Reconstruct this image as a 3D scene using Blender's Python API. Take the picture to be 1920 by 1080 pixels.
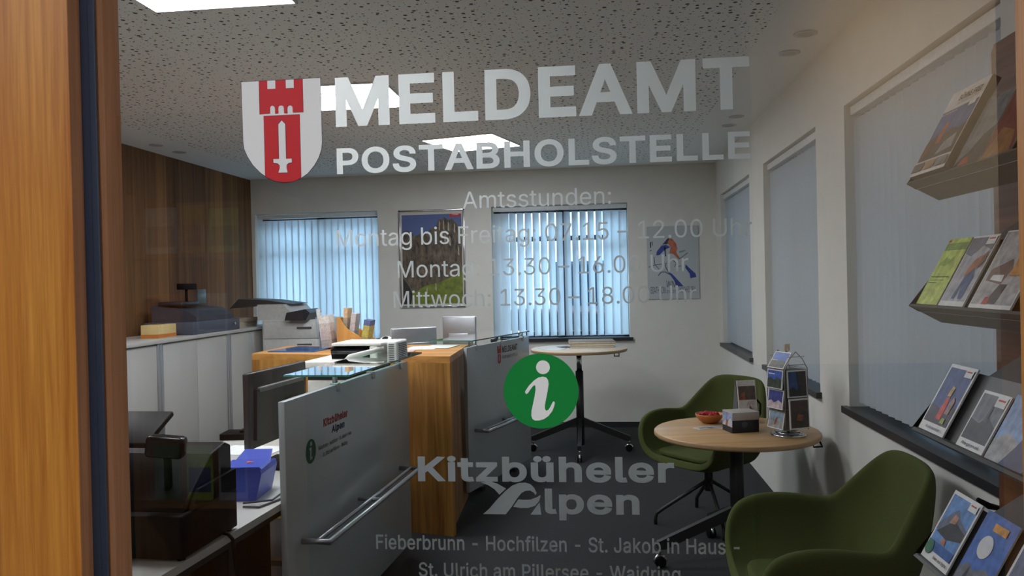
import bpy, bmesh, math, random
from mathutils import Vector, Matrix
from mathutils.geometry import delaunay_2d_cdt
for o in list(bpy.data.objects): bpy.data.objects.remove(o)
S = bpy.context.scene
COL = S.collection
PI = math.pi
R = random.Random(7)

# ------------------------------------------------------------------ camera, world, exposure
F_PX, YAW, PITCH, ROLL = 1480.0, 0.1115, 0.007, 0.0222
def camera():
    cy, sy, cp, sp, cr, sr = math.cos(YAW), math.sin(YAW), math.cos(PITCH), math.sin(PITCH), math.cos(ROLL), math.sin(ROLL)
    fw, rt, up = Vector((-sy, cy, 0)), Vector((cy, sy, 0)), Vector((0, 0, 1))
    w, u = fw * cp - up * sp, up * cp + fw * sp
    r, u2 = rt * cr - u * sr, u * cr + rt * sr
    cd = bpy.data.cameras.new('camera'); co = bpy.data.objects.new('camera', cd); COL.objects.link(co)
    cd.sensor_width = 36; cd.lens = F_PX / 1920 * 36; cd.clip_start = .02; cd.clip_end = 200
    m = Matrix((r, u2, -w)).transposed().to_4x4(); m.translation = (0, 0, 1.5); co.matrix_world = m
    S.camera = co
camera()
wd = bpy.data.worlds.new('sky'); S.world = wd; wd.use_nodes = True
wd.node_tree.nodes['Background'].inputs[0].default_value = (.42, .72, 1.0, 1)
wd.node_tree.nodes['Background'].inputs[1].default_value = 10.5
S.view_settings.view_transform = 'Standard'; S.view_settings.look = 'None'
S.view_settings.exposure = 0; S.view_settings.gamma = 1; S.view_settings.use_curve_mapping = False
PANEL_E, CORR_E = 25.0, 122.0
S.cycles.max_bounces = 8; S.cycles.transparent_max_bounces = 24
S.cycles.sample_clamp_indirect = 6
S.cycles.use_denoising = True

# ------------------------------------------------------------------ materials
def lin(c):
    c = c / 255.0
    return c / 12.92 if c <= .04045 else ((c + .055) / 1.055) ** 2.4
def rgb(c): return (lin(c[0]), lin(c[1]), lin(c[2]), 1)
_M = {}
def newmat(name):
    m = bpy.data.materials.new(name); m.use_nodes = True
    nt = m.node_tree; return m, nt, nt.nodes['Principled BSDF']
def C(c, rough=.5, metal=0, name=None, emit=0, bump=0, var=.06, scale=40):
    """plain surface with a little procedural variation"""
    k = (tuple(c), rough, metal, emit, bump, var, scale)
    if k in _M: return _M[k]
    m, nt, b = newmat(name or 'surface_%d_%d_%d' % tuple(int(x) for x in c))
    b.inputs['Roughness'].default_value = rough; b.inputs['Metallic'].default_value = metal
    base = rgb(c)
    if max(c) < 30: b.inputs['Specular IOR Level'].default_value = .12   # dull dark plastics
    if var > 0 and not emit:
        tc = nt.nodes.new('ShaderNodeTexCoord'); n = nt.nodes.new('ShaderNodeTexNoise'); n.inputs['Scale'].default_value = scale
        n.inputs['Detail'].default_value = 3
        nt.links.new(tc.outputs['Object'], n.inputs['Vector'])
        cr = nt.nodes.new('ShaderNodeValToRGB')
        cr.color_ramp.elements[0].position = .3; cr.color_ramp.elements[1].position = .7
        cr.color_ramp.elements[0].color = tuple(x * (1 - var) for x in base[:3]) + (1,)
        cr.color_ramp.elements[1].color = tuple(min(1, x * (1 + var)) for x in base[:3]) + (1,)
        nt.links.new(n.outputs['Fac'], cr.inputs['Fac']); nt.links.new(cr.outputs['Color'], b.inputs['Base Color'])
        if bump:
            bp = nt.nodes.new('ShaderNodeBump'); bp.inputs['Strength'].default_value = bump; bp.inputs['Distance'].default_value = .003
            nt.links.new(n.outputs['Fac'], bp.inputs['Height']); nt.links.new(bp.outputs['Normal'], b.inputs['Normal'])
    else:
        b.inputs['Base Color'].default_value = base
    if emit:
        b.inputs['Emission Color'].default_value = base; b.inputs['Emission Strength'].default_value = emit
    _M[k] = m; return m
def wood(name, c0, c1, grain=2, plank=None, pw=.14, rough=.5, fine=60, stretch=.04, spread=.6):
    """grain axis index; optional planks laid side by side along axis `plank`"""
    m, nt, b = newmat(name); N, L = nt.nodes, nt.links
    b.inputs['Roughness'].default_value = rough
    tc = N.new('ShaderNodeTexCoord'); sep = N.new('ShaderNodeSeparateXYZ'); L.new(tc.outputs['Object'], sep.inputs[0])
    sc = [fine, fine, fine]; sc[grain] = fine * stretch
    mp = N.new('ShaderNodeMapping'); mp.inputs['Scale'].default_value = sc; L.new(tc.outputs['Object'], mp.inputs['Vector'])
    n = N.new('ShaderNodeTexNoise'); n.inputs['Scale'].default_value = 1; n.inputs['Detail'].default_value = 6; n.inputs['Roughness'].default_value = .65
    n.inputs['Distortion'].default_value = .6
    L.new(mp.outputs[0], n.inputs['Vector'])
    sc2 = [x * .16 for x in sc]
    mp2 = N.new('ShaderNodeMapping'); mp2.inputs['Scale'].default_value = sc2; L.new(tc.outputs['Object'], mp2.inputs['Vector'])
    n2 = N.new('ShaderNodeTexNoise'); n2.inputs['Scale'].default_value = 1; n2.inputs['Detail'].default_value = 3; n2.inputs['Distortion'].default_value = 1.5
    L.new(mp2.outputs[0], n2.inputs['Vector'])
    mx = N.new('ShaderNodeMath'); mx.operation = 'ADD'; L.new(n.outputs['Fac'], mx.inputs[0]); L.new(n2.outputs['Fac'], mx.inputs[1])
    last = mx
    def math_(op, a, v):
        q = N.new('ShaderNodeMath'); q.operation = op; L.new(a, q.inputs[0])
        if isinstance(v, (int, float)): q.inputs[1].default_value = v
        else: L.new(v, q.inputs[1])
        return q
    off = 0
    if plank is not None:
        d = math_('DIVIDE', sep.outputs[plank], pw); fl = math_('FLOOR', d.outputs[0], 0)
        wn = N.new('ShaderNodeTexWhiteNoise'); wn.noise_dimensions = '1D'; L.new(fl.outputs[0], wn.inputs['W'])
        w = math_('MULTIPLY', wn.outputs['Value'], spread); last = math_('ADD', mx.outputs[0], w.outputs[0]); off = spread / 2
        fr = math_('FRACT', d.outputs[0], 0); gap = math_('LESS_THAN', fr.outputs[0], .03)
        g2 = math_('MULTIPLY', gap.outputs[0], -.5); last = math_('ADD', last.outputs[0], g2.outputs[0])
    cr = N.new('ShaderNodeValToRGB'); e = cr.color_ramp.elements
    q = math_('MULTIPLY', last.outputs[0], .5)
    e[0].position = .36 + off / 2 - (.1 if plank is not None else 0); e[0].color = rgb(c0)
    e[1].position = .62 + off / 2 + (.1 if plank is not None else 0); e[1].color = rgb(c1)
    L.new(q.outputs[0], cr.inputs['Fac']); L.new(cr.outputs['Color'], b.inputs['Base Color'])
    return m
def fabric(name, c0, c1, scale=300, rough=.95, bump=.3):
    m, nt, b = newmat(name); N, L = nt.nodes, nt.links
    tc = N.new('ShaderNodeTexCoord'); n = N.new('ShaderNodeTexNoise'); n.inputs['Scale'].default_value = scale; n.inputs['Detail'].default_value = 5
    n.inputs['Roughness'].default_value = .8
    L.new(tc.outputs['Object'], n.inputs['Vector'])
    cr = N.new('ShaderNodeValToRGB'); e = cr.color_ramp.elements
    e[0].position = .35; e[0].color = rgb(c0); e[1].position = .65; e[1].color = rgb(c1)
    L.new(n.outputs['Fac'], cr.inputs['Fac']); L.new(cr.outputs['Color'], b.inputs['Base Color'])
    b.inputs['Roughness'].default_value = rough
    bp = N.new('ShaderNodeBump'); bp.inputs['Strength'].default_value = bump; bp.inputs['Distance'].default_value = .002
    L.new(n.outputs['Fac'], bp.inputs['Height']); L.new(bp.outputs['Normal'], b.inputs['Normal'])
    return m
def glass(name, tint=(1, 1, 1), gain=1.8, ior=1.5, rough=0.0):
    m, nt, b = newmat(name); N, L = nt.nodes, nt.links; N.remove(b)
    tr = N.new('ShaderNodeBsdfTransparent'); tr.inputs[0].default_value = tint + (1,)
    gl = N.new('ShaderNodeBsdfGlossy'); gl.inputs['Roughness'].default_value = rough; gl.inputs[0].default_value = (1, 1, 1, 1)
    fr = N.new('ShaderNodeFresnel'); fr.inputs[0].default_value = ior
    ge = N.new('ShaderNodeNewGeometry')
    a = N.new('ShaderNodeMath'); a.operation = 'SUBTRACT'; a.inputs[0].default_value = 1; L.new(ge.outputs['Backfacing'], a.inputs[1])
    q = N.new('ShaderNodeMath'); q.operation = 'MULTIPLY'; L.new(fr.outputs[0], q.inputs[0]); L.new(a.outputs[0], q.inputs[1])
    q2 = N.new('ShaderNodeMath'); q2.operation = 'MULTIPLY'; q2.use_clamp = True; L.new(q.outputs[0], q2.inputs[0]); q2.inputs[1].default_value = gain
    mx = N.new('ShaderNodeMixShader'); L.new(q2.outputs[0], mx.inputs[0]); L.new(tr.outputs[0], mx.inputs[1]); L.new(gl.outputs[0], mx.inputs[2])
    L.new(mx.outputs[0], N['Material Output'].inputs[0])
    return m
def film(name, col, clear, scatter, rough=.75):
    """etched vinyl film: part clear, part forward scattering, part front lit"""
    m, nt, b = newmat(name); N, L = nt.nodes, nt.links; N.remove(b)
    tr = N.new('ShaderNodeBsdfTransparent'); rf = N.new('ShaderNodeBsdfRefraction'); rf.inputs['Roughness'].default_value = rough; rf.inputs['IOR'].default_value = 1.5
    df = N.new('ShaderNodeBsdfDiffuse'); df.inputs[0].default_value = rgb(col)
    rf.inputs[0].default_value = (1, 1, .95, 1)
    m1 = N.new('ShaderNodeMixShader'); m1.inputs[0].default_value = scatter; L.new(df.outputs[0], m1.inputs[1]); L.new(rf.outputs[0], m1.inputs[2])
    m2 = N.new('ShaderNodeMixShader'); m2.inputs[0].default_value = clear; L.new(m1.outputs[0], m2.inputs[1]); L.new(tr.outputs[0], m2.inputs[2])
    L.new(m2.outputs[0], N['Material Output'].inputs[0]); return m
def vane_mat(name, col, trans):
    m, nt, b = newmat(name); N, L = nt.nodes, nt.links; N.remove(b)
    tc = N.new('ShaderNodeTexCoord'); n = N.new('ShaderNodeTexNoise'); n.inputs['Scale'].default_value = 120
    L.new(tc.outputs['Object'], n.inputs['Vector'])
    cr = N.new('ShaderNodeValToRGB'); cr.color_ramp.elements[0].color = tuple(x * .93 for x in rgb(col)[:3]) + (1,); cr.color_ramp.elements[1].color = rgb(col)
    L.new(n.outputs['Fac'], cr.inputs['Fac'])
    d = N.new('ShaderNodeBsdfDiffuse'); t = N.new('ShaderNodeBsdfTranslucent')
    L.new(cr.outputs[0], d.inputs[0]); L.new(cr.outputs[0], t.inputs[0])
    mx = N.new('ShaderNodeMixShader'); mx.inputs[0].default_value = trans
    L.new(d.outputs[0], mx.inputs[1]); L.new(t.outputs[0], mx.inputs[2]); L.new(mx.outputs[0], N['Material Output'].inputs[0]); return m
def perforated():
    m, nt, b = newmat('perforated_plaster'); N, L = nt.nodes, nt.links
    b.inputs['Roughness'].default_value = .9
    tc = N.new('ShaderNodeTexCoord'); sep = N.new('ShaderNodeSeparateXYZ'); L.new(tc.outputs['Object'], sep.inputs[0])
    def mt(op, a, v=0.0, c=None):
        q = N.new('ShaderNodeMath'); q.operation = op
        for i, x in enumerate((a, v) if c is None else (a, v, c)):
            if isinstance(x, (int, float)): q.inputs[i].default_value = x
            else: L.new(x, q.inputs[i])
        return q.outputs[0]
    comb = N.new('ShaderNodeCombineXYZ'); L.new(sep.outputs[0], comb.inputs[0]); L.new(sep.outputs[1], comb.inputs[1])
    tot = None
    for sc, lo, hi in ((20, .04, .19), (30, .02, .11)):
        v = N.new('ShaderNodeTexVoronoi'); v.voronoi_dimensions = '2D'; v.inputs['Scale'].default_value = sc; v.inputs['Randomness'].default_value = .85
        L.new(comb.outputs[0], v.inputs['Vector'])
        sc_ = N.new('ShaderNodeSeparateColor'); L.new(v.outputs['Color'], sc_.inputs[0])
        rad = mt('MULTIPLY_ADD', sc_.outputs[0], hi - lo, lo)
        dot = mt('LESS_THAN', v.outputs['Distance'], rad)
        tot = dot if tot is None else mt('MAXIMUM', tot, dot)
    x = sep.outputs[0]; y = sep.outputs[1]
    msk = mt('MULTIPLY', mt('LESS_THAN', x, .79), mt('GREATER_THAN', x, -3.3))
    msk = mt('MULTIPLY', msk, mt('LESS_THAN', y, 7.75))
    tot = mt('MULTIPLY', tot, msk)
    mx = N.new('ShaderNodeMix'); mx.data_type = 'RGBA'; mx.inputs[6].default_value = rgb((240, 239, 234)); mx.inputs[7].default_value = rgb((62, 60, 58))
    L.new(tot, mx.inputs[0]); L.new(mx.outputs[2], b.inputs['Base Color'])
    return m

M_WALL = C((228, 226, 218), .9, name='white_wall_paint', var=.02, scale=8)
M_CEIL = perforated()
M_CARPET = fabric('charcoal_carpet', (27, 28, 30), (46, 47, 50), 90, bump=.6)
M_CLAD = wood('old_barn_wood', (70, 44, 22), (148, 104, 58), grain=2, plank=1, pw=.17, rough=.8, fine=30, spread=.6)
M_OAK = wood('golden_oak', (142, 92, 36), (214, 158, 82), grain=2, rough=.42, fine=26, stretch=.05)
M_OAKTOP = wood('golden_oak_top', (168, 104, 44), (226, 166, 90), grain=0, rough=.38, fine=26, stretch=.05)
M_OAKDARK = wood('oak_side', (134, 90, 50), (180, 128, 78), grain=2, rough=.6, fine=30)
M_STILE = wood('honey_oak_stile', (168, 98, 26), (214, 146, 58), grain=2, rough=.5, fine=190, stretch=.03)
M_STILEDK = wood('shaded_oak_reveal', (164, 112, 74), (190, 136, 96), grain=2, rough=.6, fine=190, stretch=.03)
M_BEECH = wood('beech_top', (182, 142, 96), (214, 176, 128), grain=0, rough=.4, fine=22)
M_MAPLE = wood('pale_table_top', (196, 180, 158), (220, 206, 184), grain=0, rough=.4, fine=22)
M_WHITE = C((190, 189, 184), .35, name='white_laminate', var=.015)
M_PANEL = C((182, 189, 192), .2, name='satin_white_panel', var=.015)
M_BLACK = C((9, 9, 10), .6, name='black_plastic')
M_STEEL = C((29, 29, 30), .5, name='black_powder_coat')
M_DARK = C((50, 46, 44), .4, name='dark_monitor_shell')
M_CHROME = C((205, 205, 208), .15, metal=1, name='chrome', var=0)
M_ALU = C((186, 188, 192), .35, metal=.85, name='brushed_aluminium', var=.03)
M_SLATE = C((46, 46, 50), .35, name='dark_stone')
M_GREY = C((96, 96, 96), .45, name='grey_sheet_steel')
M_GREEN = fabric('green_wool', (60, 68, 25), (84, 92, 38), 700, bump=.35)
M_GLASSEDGE = C((60, 130, 110), .1, name='green_glass_edge')
M_CLEAR = glass('clear_glass'); M_SHELFGLASS = glass('shelf_glass', (.80, .93, .89), 2.6)
M_DOORGLASS = glass('door_glass', (.97, .97, .97), 1.9)
M_ACRYL = glass('clear_acrylic', (.92, .95, .97), 2.0)
M_LETTER = film('etched_vinyl', (92, 90, 87), 0.0, .74, .9)
M_FRONT = C((238, 236, 230), .6, name='white_vinyl', var=0)

# ------------------------------------------------------------------ mesh helpers
class MB:
    def __init__(s): s.bm = bmesh.new(); s.mats = []
    def mi(s, m):
        if m is None: return 0
        if m not in s.mats: s.mats.append(m)
        return s.mats.index(m)
    def _tag(s, faces, m, smooth=False):
        k = s.mi(m)
        for f in faces: f.material_index = k; f.smooth = smooth
    def box(s, x0, x1, y0, y1, z0, z1, m=None, bevel=0, rot=None, seg=2):
        before = set(s.bm.faces)
        g = bmesh.ops.create_cube(s.bm, size=1)
        bmesh.ops.scale(s.bm, verts=g['verts'], vec=(x1 - x0, y1 - y0, z1 - z0))
        c = Vector(((x0 + x1) / 2, (y0 + y1) / 2, (z0 + z1) / 2))
        if bevel:
            es = list({e for v in g['verts'] for e in v.link_edges})
            bmesh.ops.bevel(s.bm, geom=es, offset=bevel, segments=seg, affect='EDGES', profile=.5)
        nf = [f for f in s.bm.faces if f not in before]
        vs = list({v for f in nf for v in f.verts})
        if rot: bmesh.ops.rotate(s.bm, verts=vs, cent=(0, 0, 0), matrix=rot)
        bmesh.ops.translate(s.bm, verts=vs, vec=c)
        s._tag(nf, m, bool(bevel)); return s
    def cyl(s, p0, p1, r0, r1=None, m=None, seg=24, smooth=True):
        p0, p1 = Vector(p0), Vector(p1); r1 = r0 if r1 is None else r1
        d = p1 - p0; q = d.to_track_quat('Z', 'Y').to_matrix().to_4x4(); q.translation = (p0 + p1) / 2
        before = set(s.bm.faces)
        bmesh.ops.create_cone(s.bm, cap_ends=True, segments=seg, radius1=r0, radius2=r1, depth=d.length, matrix=q)
        nf = [f for f in s.bm.faces if f not in before]; s._tag(nf, m, smooth)
        for f in nf:
            if len(f.verts) > 4: f.smooth = False
        return s
    def tube(s, pts, r, m=None, seg=10, closed=False):
        pts = [Vector(p) for p in pts]; n = len(pts); rings = []
        prev = None
        for i, p in enumerate(pts):
            a = pts[(i - 1) % n] if (closed or i > 0) else p; b = pts[(i + 1) % n] if (closed or i < n - 1) else p
            t = (b - a).normalized()
            if prev is None:
                ref = Vector((0, 0, 1)) if abs(t.z) < .9 else Vector((1, 0, 0)); u = t.cross(ref).normalized()
            else: u = (prev - t * prev.dot(t)).normalized()
            prev = u; v = t.cross(u)
            rr = r[i] if isinstance(r, (list, tuple)) else r
            rings.append([s.bm.verts.new(p + (u * math.cos(2 * PI * k / seg) + v * math.sin(2 * PI * k / seg)) * rr) for k in range(seg)])
        fs = []
        for i in range(n if closed else n - 1):
            A, B = rings[i], rings[(i + 1) % n]
            for k in range(seg): fs.append(s.bm.faces.new((A[k], A[(k + 1) % seg], B[(k + 1) % seg], B[k])))
        if not closed: fs.append(s.bm.faces.new(rings[0][::-1])); fs.append(s.bm.faces.new(rings[-1]))
        s._tag(fs, m, True); return s
    def lathe(s, prof, c=(0, 0, 0), m=None, seg=40):
        c = Vector(c); rings = []
        for r, z in prof:
            rings.append([s.bm.verts.new(c + Vector((r * math.cos(2 * PI * k / seg), r * math.sin(2 * PI * k / seg), z))) for k in range(seg)])
        fs = []
        for A, B in zip(rings, rings[1:]):
            for k in range(seg): fs.append(s.bm.faces.new((A[k], A[(k + 1) % seg], B[(k + 1) % seg], B[k])))
        fs.append(s.bm.faces.new(rings[0][::-1])); fs.append(s.bm.faces.new(rings[-1]))
        s._tag(fs, m, True); return s
    def prism(s, pts, vec, m=None, smooth=False):
        """polygon of 3-D points swept by vec"""
        vec = Vector(vec); A = [s.bm.verts.new(p) for p in pts]; B = [s.bm.verts.new(Vector(p) + vec) for p in pts]
        fs = [s.bm.faces.new(A), s.bm.faces.new(B[::-1])]; n = len(A)
        for i in range(n): fs.append(s.bm.faces.new((A[i], B[i], B[(i + 1) % n], A[(i + 1) % n])))
        s._tag(fs, m, smooth)
        for f in fs[:2]: f.smooth = False
        return s
    def build(s, name, m=None, parent=None, loc=None, rz=0, recalc=True):
        if recalc: bmesh.ops.recalc_face_normals(s.bm, faces=s.bm.faces[:])
        me = bpy.data.meshes.new(name); s.bm.to_mesh(me); s.bm.free()
        if s.mats:
            for q in s.mats: me.materials.append(q)
        elif m: me.materials.append(m)
        o = bpy.data.objects.new(name, me); COL.objects.link(o)
        if parent: o.parent = parent
        if loc: o.location = loc
        if rz: o.rotation_euler.z = rz
        return o
def tag(o, label, cat, group=None):
    o['label'] = label; o['category'] = cat
    if group: o['group'] = group
    return o
def thing(name, label, cat, loc=(0, 0, 0), rz=0, group=None):
    o = bpy.data.objects.new(name, None); COL.objects.link(o); o.location = loc; o.rotation_euler.z = rz; o.empty_display_size = .1
    return tag(o, label, cat, group)
def struct(name, b=None, m=None, parent=None):
    if b is None: o = bpy.data.objects.new(name, None); COL.objects.link(o)
    else: o = b.build(name, m, parent)
    if not parent: o['kind'] = 'structure'
    return o
def subsurf(o, lv=2):
    q = o.modifiers.new('subdivision', 'SUBSURF'); q.levels = lv; q.render_levels = lv; return o
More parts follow.
